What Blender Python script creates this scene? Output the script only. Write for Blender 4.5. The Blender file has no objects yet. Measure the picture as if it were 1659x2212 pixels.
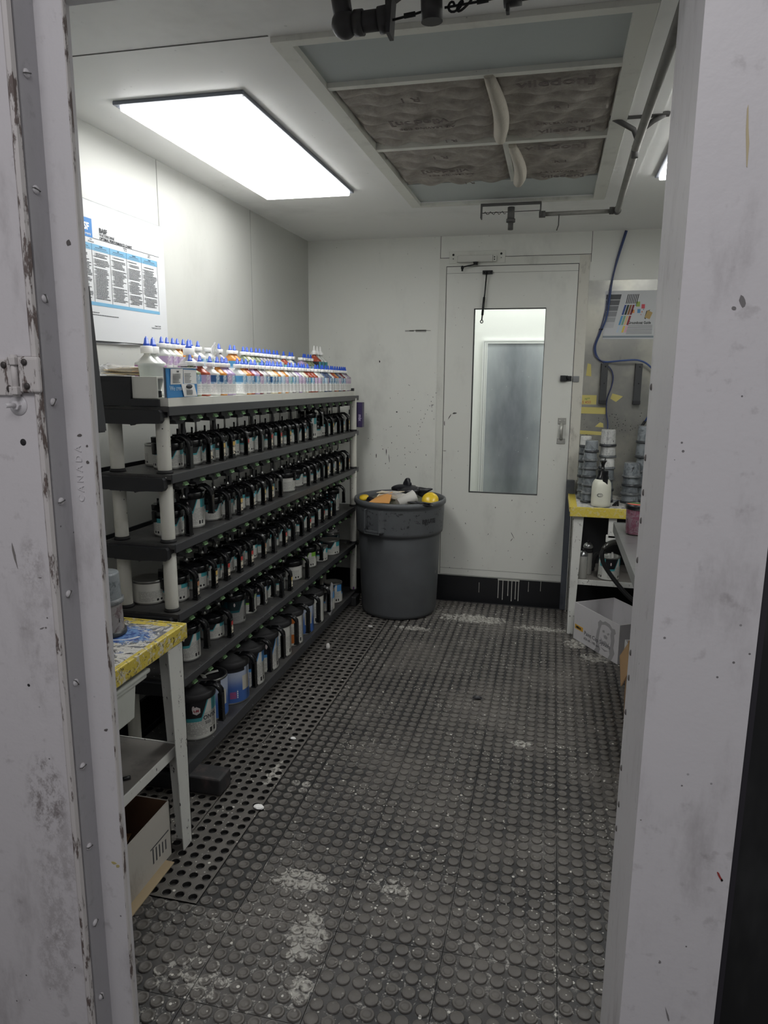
import bpy, bmesh, math, random
from math import pi, sin, cos, radians, hypot, atan2
from mathutils import Vector, Matrix
random.seed(7)
SC = bpy.context.scene
COL = SC.collection
PI = pi
ORD = ['first','second','third','fourth','fifth','sixth','seventh','eighth','ninth','tenth','eleventh','twelfth','thirteenth','fourteenth','fifteenth','sixteenth','seventeenth','eighteenth','nineteenth','twentieth','twenty-first','twenty-second','twenty-third','twenty-fourth','twenty-fifth','twenty-sixth','twenty-seventh','twenty-eighth','twenty-ninth','thirtieth','thirty-first','thirty-second','thirty-third','thirty-fourth','thirty-fifth','thirty-sixth','thirty-seventh','thirty-eighth','thirty-ninth','fortieth','forty-first','forty-second','forty-third']

# ---------------------------------------------------------------- node expressions
class X:
    """a socket with arithmetic"""
    def __init__(s, nt, sock): s.nt = nt; s.s = sock
    def _m(s, op, *a, clamp=False):
        n = s.nt.nodes.new('ShaderNodeMath'); n.operation = op; n.use_clamp = clamp
        for i, v in enumerate((s,) + a):
            if isinstance(v, X): s.nt.links.new(v.s, n.inputs[i])
            else: n.inputs[i].default_value = float(v)
        return X(s.nt, n.outputs[0])
    def __add__(s, o): return s._m('ADD', o)
    __radd__ = __add__
    def __sub__(s, o): return s._m('SUBTRACT', o)
    def __rsub__(s, o): return (s*-1)+o
    def __mul__(s, o): return s._m('MULTIPLY', o)
    __rmul__ = __mul__
    def __truediv__(s, o): return s._m('DIVIDE', o)
    def gt(s, o): return s._m('GREATER_THAN', o)
    def lt(s, o): return s._m('LESS_THAN', o)
    def fract(s): return s._m('FRACT')
    def floor(s): return s._m('FLOOR')
    def abs(s): return s._m('ABSOLUTE')
    def max(s, o): return s._m('MAXIMUM', o)
    def min(s, o): return s._m('MINIMUM', o)
    def sin(s): return s._m('SINE')
    def pow(s, o): return s._m('POWER', o)
    def clamp(s): return s._m('ADD', 0.0, clamp=True)
    def step(s, a, b):
        n = s.nt.nodes.new('ShaderNodeMapRange'); n.interpolation_type = 'SMOOTHSTEP'
        s.nt.links.new(s.s, n.inputs[0]); n.inputs[1].default_value = a; n.inputs[2].default_value = b
        return X(s.nt, n.outputs[0])
    def band(s, a, b): return s.gt(a)*s.lt(b)

class M:
    """material under construction"""
    def __init__(s, name, color=(.8,.8,.8), rough=.5, metal=0., spec=.5):
        m = s.m = bpy.data.materials.new(name); m.use_nodes = True
        s.nt = m.node_tree; s.p = s.nt.nodes['Principled BSDF']
        s.p.inputs['Roughness'].default_value = rough
        s.p.inputs['Metallic'].default_value = metal
        s.p.inputs['Specular IOR Level'].default_value = spec
        s.p.inputs['Base Color'].default_value = (*color, 1)
        s.c = color
        m.diffuse_color = (*color, 1)
    def n(s, t): return s.nt.nodes.new(t)
    def pos(s):
        return X(s.nt, s.n('ShaderNodeNewGeometry').outputs['Position'])
    def obj(s):
        return X(s.nt, s.n('ShaderNodeTexCoord').outputs['Object'])
    def uv(s):
        return X(s.nt, s.n('ShaderNodeTexCoord').outputs['UV'])
    def rnd(s):
        return X(s.nt, s.n('ShaderNodeObjectInfo').outputs['Random'])
    def sep(s, v):
        q = s.n('ShaderNodeSeparateXYZ'); s.nt.links.new(v.s, q.inputs[0]); return [X(s.nt, o) for o in q.outputs]
    def vec(s, *a):
        q = s.n('ShaderNodeCombineXYZ')
        for i, v in enumerate(a):
            if isinstance(v, X): s.nt.links.new(v.s, q.inputs[i])
            else: q.inputs[i].default_value = v
        return X(s.nt, q.outputs[0])
    def scale(s, v, sx, sy, sz, off=(0,0,0)):
        q = s.n('ShaderNodeMapping'); s.nt.links.new(v.s, q.inputs[0]); q.inputs['Scale'].default_value = (sx, sy, sz)
        q.inputs['Location'].default_value = off
        return X(s.nt, q.outputs[0])
    def noise(s, v, sc, det=3, rough=.55, dist=0.):
        q = s.n('ShaderNodeTexNoise'); s.nt.links.new(v.s, q.inputs['Vector'])
        q.inputs['Scale'].default_value = sc; q.inputs['Detail'].default_value = det
        q.inputs['Roughness'].default_value = rough; q.inputs['Distortion'].default_value = dist
        return X(s.nt, q.outputs[0])
    def vor(s, v, sc, rand=1.):
        q = s.n('ShaderNodeTexVoronoi'); s.nt.links.new(v.s, q.inputs['Vector']); q.inputs['Scale'].default_value = sc
        q.inputs['Randomness'].default_value = rand
        return X(s.nt, q.outputs['Distance'])
    def vorc(s, v, sc):
        q = s.n('ShaderNodeTexVoronoi'); s.nt.links.new(v.s, q.inputs['Vector']); q.inputs['Scale'].default_value = sc
        return X(s.nt, q.outputs['Color'])
    def mix(s, f, a, b):
        q = s.n('ShaderNodeMix'); q.data_type = 'RGBA'
        for i, v in ((0, f), (6, a), (7, b)):
            if isinstance(v, X): s.nt.links.new(v.s, q.inputs[i])
            elif i == 0: q.inputs[0].default_value = v
            else: q.inputs[i].default_value = (*v[:3], 1)
        return X(s.nt, q.outputs[2])
    def col(s, x): s.nt.links.new(x.s, s.p.inputs['Base Color']); return s
    def rough(s, x): s.nt.links.new(x.s, s.p.inputs['Roughness']); return s
    def bump(s, x, strength=.3, dist=.002):
        b = s.n('ShaderNodeBump'); b.inputs['Strength'].default_value = strength; b.inputs['Distance'].default_value = dist
        s.nt.links.new(x.s, b.inputs['Height']); s.nt.links.new(b.outputs[0], s.p.inputs['Normal']); return s
    def emit(s, c, k):
        s.p.inputs['Emission Color'].default_value = (*c, 1); s.p.inputs['Emission Strength'].default_value = k; return s

def lin(r, g, b):
    f = lambda c: (c/255/12.92) if c <= 10 else ((c/255+.055)/1.055)**2.4
    return (f(r), f(g), f(b))

def flat(name, rgb, rough=.5, metal=0., spec=.5): return M(name, lin(*rgb), rough, metal, spec).m

def grimy(name, rgb, dirt=(70,68,66), rough=.5, amount=.5, spots=.5, metal=0., scale=6., usepos=True, spotscale=45., streak=True, bumpk=.15):
    """painted surface with soft grime blotches, fine specks and a few chips"""
    m = M(name, lin(*rgb), rough, metal)
    p = m.pos() if usepos else m.obj()
    blot = m.noise(m.scale(p, 1, 1, .55 if streak else 1), scale, 5, .65).step(.5, .82)*amount
    sp = m.vor(p, spotscale).lt(.085)*m.noise(p, 9., 2).step(.5, .62)*spots
    c = m.mix(blot, lin(*rgb), lin(*dirt))
    c = m.mix(sp, c, lin(*[d*.6 for d in dirt]))
    m.col(c); m.bump(m.noise(p, 60., 2)+blot, bumpk, .0015)
    return m.m

# ---------------------------------------------------------------- mesh helpers
def bm_new(): return bmesh.new()
def box(bm, x0, x1, y0, y1, z0, z1, mi=0):
    vs = [bm.verts.new(c) for c in ((x0,y0,z0),(x1,y0,z0),(x1,y1,z0),(x0,y1,z0),(x0,y0,z1),(x1,y0,z1),(x1,y1,z1),(x0,y1,z1))]
    for f in ((3,2,1,0),(4,5,6,7),(0,1,5,4),(1,2,6,5),(2,3,7,6),(3,0,4,7)):
        fc = bm.faces.new([vs[i] for i in f]); fc.material_index = mi
    return vs
def hexa(bm, pts, mi=0):
    vs = [bm.verts.new(c) for c in pts]
    for f in ((3,2,1,0),(4,5,6,7),(0,1,5,4),(1,2,6,5),(2,3,7,6),(3,0,4,7)):
        fc = bm.faces.new([vs[i] for i in f]); fc.material_index = mi
    return vs
def rbox(bm, x0, x1, y0, y1, z0, z1, r=.004, seg=2, mi=0):
    """bevelled box"""
    n0 = len(bm.verts); b = bmesh.new(); box(b, x0, x1, y0, y1, z0, z1)
    bmesh.ops.bevel(b, geom=b.edges[:], offset=r, segments=seg, affect='EDGES', profile=.6)
    merge(bm, b, mi)
def merge(bm, b, mi=None, mat=None):
    me = bpy.data.meshes.new('t'); 
    if mat is not None: bmesh.ops.transform(b, matrix=mat, verts=b.verts)
    if mi is not None:
        for f in b.faces: f.material_index = mi
    b.to_mesh(me); b.free(); bm.from_mesh(me); bpy.data.meshes.remove(me)
def lathe(bm, prof, seg=32, cx=0, cy=0, cz=0, mi=0, cap=True, sx=1., sy=1., smooth=True):
    rings = []
    for r, z in prof:
        if r < 1e-6: rings.append([bm.verts.new((cx, cy, cz+z))])
        else: rings.append([bm.verts.new((cx+r*sx*cos(2*pi*i/seg), cy+r*sy*sin(2*pi*i/seg), cz+z)) for i in range(seg)])
    for a, b in zip(rings, rings[1:]):
        for i in range(seg):
            j = (i+1) % seg
            if len(a) == 1 and len(b) == 1: continue
            if len(a) == 1: f = bm.faces.new((a[0], b[j], b[i]))
            elif len(b) == 1: f = bm.faces.new((a[i], a[j], b[0]))
            else: f = bm.faces.new((a[i], a[j], b[j], b[i]))
            f.material_index = mi; f.smooth = smooth
    if cap:
        if len(rings[0]) > 1: f = bm.faces.new(rings[0][::-1]); f.material_index = mi
        if len(rings[-1]) > 1: f = bm.faces.new(rings[-1]); f.material_index = mi
def tube(bm, pts, r, seg=10, mi=0, cap=True):
    """round tube through points; r number or list"""
    pts = [Vector(p) for p in pts]; n = len(pts)
    rs = r if isinstance(r, (list, tuple)) else [r]*n
    rings = []; up = None
    for i, p in enumerate(pts):
        t = (pts[min(i+1, n-1)]-pts[max(i-1, 0)]).normalized()
        if up is None:
            up = Vector((0,0,1)) if abs(t.z) < .9 else Vector((1,0,0))
        a = (up - t*up.dot(t)); 
        if a.length < 1e-5: a = t.orthogonal()
        a.normalize(); b = t.cross(a); up = a
        rings.append([bm.verts.new(p + (a*cos(2*pi*k/seg)+b*sin(2*pi*k/seg))*rs[i]) for k in range(seg)])
    for a, b in zip(rings, rings[1:]):
        for i in range(seg):
            j = (i+1) % seg; f = bm.faces.new((a[i], a[j], b[j], b[i])); f.smooth = True; f.material_index = mi
    if cap:
        for rg in (rings[0][::-1], rings[-1]):
            f = bm.faces.new(rg); f.material_index = mi
def prism(bm, poly, ax, a0, a1, mi=0):
    """extrude polygon (2D) along axis ax ('x','y','z') from a0 to a1"""
    mk = {'x': lambda u, v, a: (a, u, v), 'y': lambda u, v, a: (u, a, v), 'z': lambda u, v, a: (u, v, a)}[ax]
    A = [bm.verts.new(mk(u, v, a0)) for u, v in poly]; B = [bm.verts.new(mk(u, v, a1)) for u, v in poly]
    n = len(poly)
    fs = [bm.faces.new(A), bm.faces.new(B[::-1])]
    for i in range(n): fs.append(bm.faces.new((A[i], B[i], B[(i+1) % n], A[(i+1) % n])))
    for f in fs: f.material_index = mi
    return fs
def sweep(bm, path, sect, mi=0, smooth=True):
    """path: (x,z) points in the XZ plane; sect: (n, y) with n along the left normal"""
    n = len(path); rings = []
    for i in range(n):
        a = Vector(path[max(i-1, 0)]); b = Vector(path[min(i+1, n-1)]); t = (b-a).normalized()
        nx, nz = -t.y, t.x
        rings.append([bm.verts.new((path[i][0]+nx*q, y, path[i][1]+nz*q)) for q, y in sect])
    k = len(sect)
    for a, b in zip(rings, rings[1:]):
        for i in range(k):
            f = bm.faces.new((a[i], a[(i+1) % k], b[(i+1) % k], b[i])); f.material_index = mi; f.smooth = smooth
    for rg in (rings[0], rings[-1][::-1]):
        f = bm.faces.new(rg); f.material_index = mi
def sphere(bm, c, r, u=16, v=10, sc=(1,1,1), mi=0):
    b = bmesh.new(); bmesh.ops.create_uvsphere(b, u_segments=u, v_segments=v, radius=r)
    for f in b.faces: f.smooth = True
    merge(bm, b, mi, Matrix.Translation(c) @ Matrix.Diagonal((*sc, 1)))
def finish(bm, name, mats, parent=None, fixn=True, loc=None, rot=None):
    if fixn: bmesh.ops.recalc_face_normals(bm, faces=bm.faces)
    me = bpy.data.meshes.new(name); bm.to_mesh(me); bm.free()
    for m in (mats if isinstance(mats, (list, tuple)) else [mats]): me.materials.append(m)
    o = bpy.data.objects.new(name, me); COL.objects.link(o)
    if parent is not None: o.parent = parent
    if loc: o.location = loc
    if rot: o.rotation_euler = rot
    return o
def empty(name, loc=(0,0,0), rot=(0,0,0)):
    o = bpy.data.objects.new(name, None); COL.objects.link(o); o.location = loc; o.rotation_euler = rot
    o.empty_display_size = .05
    return o
def tag(o, label, cat, group=None, kind=None):
    o['label'] = label; o['category'] = cat
    if group: o['group'] = group
    if kind: o['kind'] = kind
    return o
def struct(o):
    o['kind'] = 'structure'; return o
def dup(root, loc=None, rot=None):
    r = root.copy(); COL.objects.link(r)
    if loc is not None: r.location = loc
    if rot is not None: r.rotation_euler = rot
    for ch in list(root.children):
        c = ch.copy(); COL.objects.link(c); c.parent = r
        for g in list(ch.children):
            d = g.copy(); COL.objects.link(d); d.parent = c
    return r
def one(name, mats, parent, fn, **k):
    bm = bm_new(); fn(bm); return finish(bm, name, mats, parent, **k)

def text_bm(s, size, depth=.0005, align='LEFT', bold=0.0, track=1.0, res=2):
    cu = bpy.data.curves.new('t', 'FONT'); cu.body = s; cu.size = size; cu.extrude = depth/2; cu.resolution_u = res
    cu.align_x = align; cu.offset = bold; cu.space_character = track
    o = bpy.data.objects.new('t', cu); COL.objects.link(o)
    dg = bpy.context.evaluated_depsgraph_get(); me = bpy.data.meshes.new_from_object(o.evaluated_get(dg))
    bpy.data.objects.remove(o); bpy.data.curves.remove(cu)
    b = bmesh.new(); b.from_mesh(me); bpy.data.meshes.remove(me); return b
def text_on(bm, s, size, origin, right, up, mi=0, **k):
    """write text in plane with given right and up vectors"""
    r = Vector(right).normalized(); u = Vector(up).normalized(); n = r.cross(u)
    mt = Matrix(((r.x,u.x,n.x,origin[0]),(r.y,u.y,n.y,origin[1]),(r.z,u.z,n.z,origin[2]),(0,0,0,1)))
    b = text_bm(s, size, **k); merge(bm, b, mi, mt)
def text_cyl(bm, s, size, R, z, a0, mi=0, **k):
    """wrap text around a z cylinder, starting at angle a0, reading left to right seen from outside"""
    b = text_bm(s, size, **k)
    for v in b.verts:
        a = a0 + v.co.x/R; rr = R + v.co.z
        v.co = Vector((rr*cos(a), rr*sin(a), z+v.co.y))
    merge(bm, b, mi)
# ================================================================= materials
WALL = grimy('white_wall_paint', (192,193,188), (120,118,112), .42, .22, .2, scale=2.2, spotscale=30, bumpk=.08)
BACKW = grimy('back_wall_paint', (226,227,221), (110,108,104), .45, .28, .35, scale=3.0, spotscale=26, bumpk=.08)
CEIL = grimy('ceiling_paint', (242,242,240), (140,138,134), .5, .3, .2, scale=1.6, spotscale=20, bumpk=.05, streak=False)
TRIM = grimy('trim_paint', (216,217,210), (90,86,80), .45, .35, .6, scale=7, spotscale=60)
DOORM = grimy('door_paint', (222,223,217), (110,108,102), .38, .3, .3, scale=3.2, spotscale=24, bumpk=.06)
BLACKB = flat('black_baseboard', (30,31,34), .35)
DARKM = flat('dark_metal', (52,53,54), .4, .6)
SEAM = flat('seam_dark_gap', (92,92,90), .8)  # plain dark grey for joints, gaps and slots
SEAML = flat('pale_caulked_seam', (150,151,147), .7)
CHROME = flat('worn_chrome', (170,172,172), .28, .9)
STEEL = grimy('bare_steel', (150,152,152), (80,80,80), .35, .5, .4, metal=.7, scale=8)
WHITEP = flat('white_plastic', (236,236,232), .4)
BLACKP = M('black_plastic', lin(26,27,30), .28).m
BLACKR = flat('black_rubber', (34,34,36), .6)
INK = flat('black_ink', (30,30,32), .7)

def jamb_mat(name, rgb, dirt, leaf=False):
    m = M(name, lin(*rgb), .42)
    p = m.pos(); ps = m.scale(p, 1, 1, .35)
    b = m.noise(ps, 9, 6, .68).step(.5, .78)
    b2 = m.noise(p, 26, 4, .6).step(.6, .74)*.7
    s = m.vor(p, 30).lt(.06)*m.noise(p, 7, 2).step(.52, .6)
    b3 = m.noise(m.scale(p,1,1,.6), 60, 5, .8).step(.55,.75)*m.noise(p, 3, 3).step(.4,.7)
    c = m.mix((b*.45+b2*.4+b3*.3).clamp(), lin(*rgb), lin(*dirt))
    c = m.mix(s*.75, c, lin(45,42,42))
    if leaf:
        x, y, z = m.sep(p)
        for (cx, cz, rx, rz, k) in ((-.945,.70,.05,.10,.8),(-.935,.52,.06,.22,.35),(-.93,1.18,.03,.06,.3),(-.96,.30,.05,.12,.35),(-.93,1.05,.05,.2,.2)):
            a = (x-cx)/rx; b_ = (z-cz)/rz; f = (1-(a*a+b_*b_)).max(0)
            c = m.mix((f*1.6).min(1)*m.noise(m.scale(p,1,1,.7), 34, 6, .8).step(.42,.62)*k, c, lin(112,104,102))
    m.col(c); m.bump(m.noise(p, 22, 4)+m.noise(p, 120, 2)*.3, .35, .002); return m.m
JAMB = jamb_mat('chipped_white_enamel', (206,204,206), (128,122,122))
LEAFM = jamb_mat('smudged_door_enamel', (204,201,203), (128,122,122), True)
JAMB2 = jamb_mat('painted_shade_enamel', (176,175,178), (110,106,106))  # white enamel darkened in colour to carry the side face's shade
def rust_mat():
    m = M('chipped_edge', lin(190,188,188), .6)
    p = m.pos(); k = m.noise(m.scale(p, 1, 1, .25), 45, 6, .7).step(.53, .60)
    m.col(m.mix(k, lin(196,192,190), lin(100,88,84))); m.bump(k, .6, .002); return m.m
CHIP = rust_mat()

# ---- floor mats: grey rubber covered in dust, white flecks and dried paint
def mat_floor(name, base, gap=False):
    m = M(name, lin(*base), .55)
    p = m.pos(); x, y, z = m.sep(p)
    dust = m.noise(p, 2.2, 4, .6).step(.38, .72)
    blot = m.noise(p, 14., 4, .7).step(.45, .7)
    c = m.mix(dust*.55, lin(*base), lin(112,108,103))
    c = m.mix(blot*.3, c, lin(50,48,48))
    fl = m.vor(p, 60.).lt(.17)*m.noise(p, 5., 3).step(.42, .6)
    fl2 = m.vor(p, 19.).lt(.085)
    c = m.mix((fl*.8+fl2).clamp(), c, lin(196,194,186))
    def spot(cx, cy, rx, ry, thr, ns=26.):
        d = ((x-cx)/rx); d = d*d; e = ((y-cy)/ry); e = e*e
        fall = 1-(d+e)
        nz = m.noise(p, ns, 5, .72, .6)
        return (fall.max(0)*.55 + nz).gt(thr)*fall.gt(0)
    white = None
    for a in ((-.77,4.07,.17,.05,.82), (-.42,4.33,.34,.12,.86), (.0,4.25,.3,.06,.9), (.33,3.86,.22,.12,.93), (.2,4.05,.1,.1,.84),
              (-.68,1.82,.15,.08,.86), (-.59,1.62,.09,.14,.86), (-.55,1.45,.05,.08,.86), (-.4,1.85,.14,.1,1.0), (-.98,2.36,.05,.12,.86),
              (-.06,2.82,.06,.05,.86), (-.82,1.42,.25,.18,1.04), (-.85,2.3,.12,.1,1.0)):
        s = spot(*a); white = s if white is None else white.max(s)
    c = m.mix(white*m.noise(p, 70, 3).step(.36,.56)*.62, c, lin(190,188,180))
    if gap:
        cr = m.noise(p, 42, 6, .8, .4).step(.53,.6)*y.step(3.0,1.4)*m.noise(p, 4, 3).step(.35,.55); c = m.mix(cr*.7, c, lin(168,166,160))
    m.col(c); m.bump(m.noise(p, 90, 3)+white, .4, .0015)
    m.rough((m.noise(p, 8, 3)*.3+.38)); return m.m
MATG = mat_floor('dusty_rubber_studs', (86,83,79))
MATD = mat_floor('dark_rubber_gaps', (36,36,38), True)
MATH = mat_floor('dusty_rubber_web', (88,85,81))
HOLE = grimy('dark_hole_bottom', (40,40,40), (110,108,104), .4, .5, .9, scale=30, spotscale=70)

XL, XR, YB, YF, ZC = -1.633, 1.063, 4.714, 1.16, 2.377
def B(name, mat, *bx, parent=None):
    bm = bm_new()
    for b in bx: box(bm, *b)
    return finish(bm, name, mat, parent)
struct(B('floor', flat('concrete_floor', (52,52,54), .7), (XL-.1, 1.2, -1.5, YB+.05, -.05, -.013)))
wl = struct(B('wall_left', WALL, (XL-.06, XL, 1.16, YB+.06, -.013, ZC+.1)))
B('panel_seam', SEAML, (XL, XL+.0012, 2.834, 2.838, .17, ZC), (XL, XL+.0012, 3.774, 3.778, .17, ZC), parent=wl)
struct(B('wall_right', WALL, (XR, XR+.06, 1.16, YB+.06, -.013, ZC+.1)))
# back wall around the door opening
DX0, DX1, DZ0, DZ1 = -.702, .108, .172, 2.19
wb = struct(B('wall_back', BACKW, (XL-.06, DX0-.004, YB, YB+.06, -.013, ZC+.1), (DX1+.004, XR+.06, YB, YB+.06, -.013, ZC+.1),
       (DX0-.004, DX1+.004, YB, YB+.06, DZ1+.004, ZC+.1), (DX0-.004, DX1+.004, YB, YB+.06, -.013, DZ0-.004)))
B('panel_seam', SEAM, (-.747,-.744, YB-.0012, YB, 2.2, ZC), (.178,.181, YB-.0012, YB, 2.2, ZC), (-.745,.178, YB-.0012, YB, 2.244, 2.247), parent=wb)
# grubby smears on the back wall and door as thin paint marks
def marks(bm, lst, y):
    for (cx, cz, w, h, a) in lst:
        n = 9; pts = []
        for i in range(n):
            t = 2*pi*i/n; rr = random.uniform(.6, 1.15)
            u, v = cos(t)*w/2*rr, sin(t)*h/2*rr
            pts.append((cx+u*cos(a)-v*sin(a), cz+u*sin(a)+v*cos(a)))
        prism(bm, pts, 'y', y-.0008, y)
rr = random.Random(3)
ml = [(-.93+rr.gauss(0,.18), 1.05+rr.gauss(0,.2), rr.uniform(.002,.006), rr.uniform(.002,.012), rr.uniform(-.3,.3)) for _ in range(90)]
ml += [(-1.09,1.0,.006,.05,0), (-1.07,.96,.004,.06,.1), (-1.16,.97,.006,.03,0), (-.78,1.32,.02,.006,.3), (-1.02,1.27,.012,.012,0), (-1.14,1.6,.008,.02,0)]
ml += [(-.88+.012*i+rr.gauss(0,.004), 1.12+.028*i, .004, .009, 0) for i in range(16)]
ml = [q for q in ml if -1.25 < q[0] < -.72 and q[1] > .85]
bm = bm_new(); marks(bm, ml, YB); finish(bm, 'paint_spatter', INK, wb)
bm = bm_new()
for (x0,x1,z0,z1) in ((-.97,-.91,1.793,1.803),(-.90,-.83,1.79,1.806),(-.94,-.80,1.797,1.802)): box(bm, x0,x1,YB-.0006,YB,z0,z1)
finish(bm, 'dust_smear', flat('smear_grey', (168,167,162), .7), wb)

struct(B('baseboard_back', BLACKB, (XL, XR, YB-.012, YB-.0005, -.012, .166)))
struct(B('baseboard_left', BLACKB, (XL+.0005, XL+.012, 1.2, YB-.012, -.012, .166)))
bm = bm_new()   # white drips running down from the sill
for i, x in enumerate((-.30,-.27,-.235,-.21,-.185,-.165,-.1,-.43,-.02)):
    zt = .165; zb = (.03,.02,.05,.015,.03,.02,.09,.06,.1)[i]
    w = .0022 if i < 6 else .0012
    box(bm, x-w, x+w, YB-.0135, YB-.012, zb, zt if i < 6 else zb+.07); lathe(bm, [(0,-.006),(w*1.4,0),(w,.01)], 8, x, YB-.0128, zb+.004, sy=.3)
box(bm, -.305, -.16, YB-.0135, YB-.012, .156, .166)
finish(bm, 'paint_drip', flat('dried_white_paint', (196,196,188), .5), bpy.data.objects['baseboard_back'])

# door frame trims
struct(B('trim_1', TRIM, (DX0-.047, DX0-.004, YB-.006, YB-.0002, .17, DZ1+.052)))
struct(B('trim_2', TRIM, (DX0-.004, DX1+.004, YB-.006, YB-.0002, DZ1+.004, DZ1+.052)))
t3 = struct(B('trim_3', grimy('worn_jamb_paint', (208,206,196), (62,56,52), .5, .75, .9, scale=13, spotscale=70), (DX1+.004, DX1+.066, YB-.006, YB-.0002, .86, DZ1+.052)))
struct(B('trim_4', grimy('blue_grey_steel_post', (92,96,104), (44,46,52), .4, .7, .5, scale=14, metal=.3), (DX1+.0, DX1+.05, YB-.055, YB-.0125, -.002, .86)))
# ---- door_1 : slab with window cut-out
WX0, WX1, WZ0, WZ1 = -.522, -.073, .747, 1.934
d1 = struct(B('door_1', DOORM, (DX0, WX0, YB-.002, YB+.04, DZ0, DZ1), (WX1, DX1, YB-.002, YB+.04, DZ0, DZ1),
       (WX0, WX1, YB-.002, YB+.04, DZ0, WZ0), (WX0, WX1, YB-.002, YB+.04, WZ1, DZ1)))
B('edge_gap', SEAM, (DX0-.004, DX0, YB-.001, YB+.03, DZ0, DZ1+.004), (DX1, DX1+.004, YB-.001, YB+.03, DZ0, DZ1+.004),
  (DX0-.004, DX1+.004, YB-.001, YB+.03, DZ1, DZ1+.004), parent=d1)
B('window_gasket', BLACKR, (WX0, WX0+.005, YB-.004, YB+.03, WZ0, WZ1), (WX0, WX1, YB-.004, YB+.03, WZ1-.005, WZ1),
  (WX1-.003, WX1, YB-.003, YB+.03, WZ0, WZ1), (WX0, WX1, YB-.003, YB+.03, WZ0, WZ0+.004), parent=d1)
B('door_seam', SEAM, (DX0, DX1, YB-.0028, YB-.002, 2.15, 2.1515), (DX0, DX1, YB-.0028, YB-.002, .215, .2165), parent=d1)
mg = M('clear_glass', (1,1,1), .05); nt = mg.nt
tr = mg.n('ShaderNodeBsdfTransparent'); gl = mg.n('ShaderNodeBsdfGlossy'); gl.inputs['Roughness'].default_value = .06
mx = mg.n('ShaderNodeMixShader'); mx.inputs[0].default_value = .07
nt.links.new(tr.outputs[0], mx.inputs[1]); nt.links.new(gl.outputs[0], mx.inputs[2])
nt.links.new(mx.outputs[0], nt.nodes['Material Output'].inputs['Surface']); GLASS = mg.m
B('window_pane', GLASS, (WX0+.001, WX1-.001, YB+.012, YB+.017, WZ0+.001, WZ1-.001), parent=d1)
dm = [(rr.uniform(DX0+.02, DX1-.02), rr.uniform(.2, 1.0), rr.uniform(.002,.006), rr.uniform(.003,.014), rr.uniform(-.5,.5)) for _ in range(40)]
dm += [(-.66,1.25,.006,.05,-.5),(-.63,1.27,.03,.012,.2),(-.22,.47,.004,.05,.5),(-.225,.44,.004,.03,-.6),(-.6,1.02,.01,.004,0),(.02,.98,.012,.004,-.5),(-.69,1.02,.03,.004,0),(-.695,1.2,.006,.04,0)]
dm = [q for q in dm if not (WX0-.03 < q[0] < WX1+.03 and q[1] > WZ0-.04)]
bm = bm_new(); marks(bm, dm, YB-.002); finish(bm, 'scuff_mark', flat('scuff_dark', (70,68,66), .6), d1)
bm = bm_new(); rbox(bm, .034,.085,YB-.006,YB-.002,1.213,1.256,.003); rbox(bm, .034,.085,YB-.006,YB-.002,1.088,1.126,.003)
tube(bm, [(.06,YB-.006,1.226),(.059,YB-.028,1.205),(.057,YB-.036,1.172),(.059,YB-.028,1.14),(.06,YB-.006,1.118)], [.009,.010,.012,.010,.009], 12)
for x in (.046,.074):
    for z in (1.236,1.106): sphere(bm, (x, YB-.006, z), .005, 10, 6, (1,.5,1))
finish(bm, 'door_handle', flat('dull_white_metal', (188,188,182), .3, .5), d1)
bm = bm_new(); rbox(bm, .035,.07,YB-.03,YB-.002,1.483,1.52,.003); rbox(bm, .07,.104,YB-.012,YB-.002,1.486,1.517,.002)
for x, z in ((.075,1.513),(.083,1.502),(.071,1.49)): lathe_b = bmesh.new(); lathe(lathe_b, [(.0,0),(.007,0),(.007,.006),(.003,.007),(0,.005)], 14); merge(bm, lathe_b, 0, Matrix.Translation((x, YB-.012, z)) @ Matrix.Rotation(pi/2, 4, 'X'))
finish(bm, 'latch', DARKM, d1)
bm = bm_new(); rbox(bm, .112,.15,YB-.012,YB-.006,1.48,1.517,.002); box(bm, .12,.142,YB-.0135,YB-.012,1.489,1.506)
finish(bm, 'strike_plate', STEEL, t3)
# loose closer arm fixed on the door
bm = bm_new(); rbox(bm, -.475,-.412,YB-.02,YB-.002,2.14,2.163,.003)
for x in (-.465,-.422): sphere(bm, (x, YB-.02, 2.151), .006, 10, 6)
tube(bm, [(-.447,YB-.028,2.155),(-.455,YB-.03,2.02),(-.458,YB-.03,1.995)], .0045, 8)
tube(bm, [(-.458,YB-.03,2.0),(-.466,YB-.03,1.89)], .0075, 10)
tube(bm, [(-.466,YB-.03,1.895),(-.469,YB-.03,1.86)], .0045, 8)
tube(bm, [(-.469+.008*cos(t*pi/6),YB-.03,1.851+.009*sin(t*pi/6)) for t in range(13)], .003, 6)
finish(bm, 'closer_arm', DARKM, d1)

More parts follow.
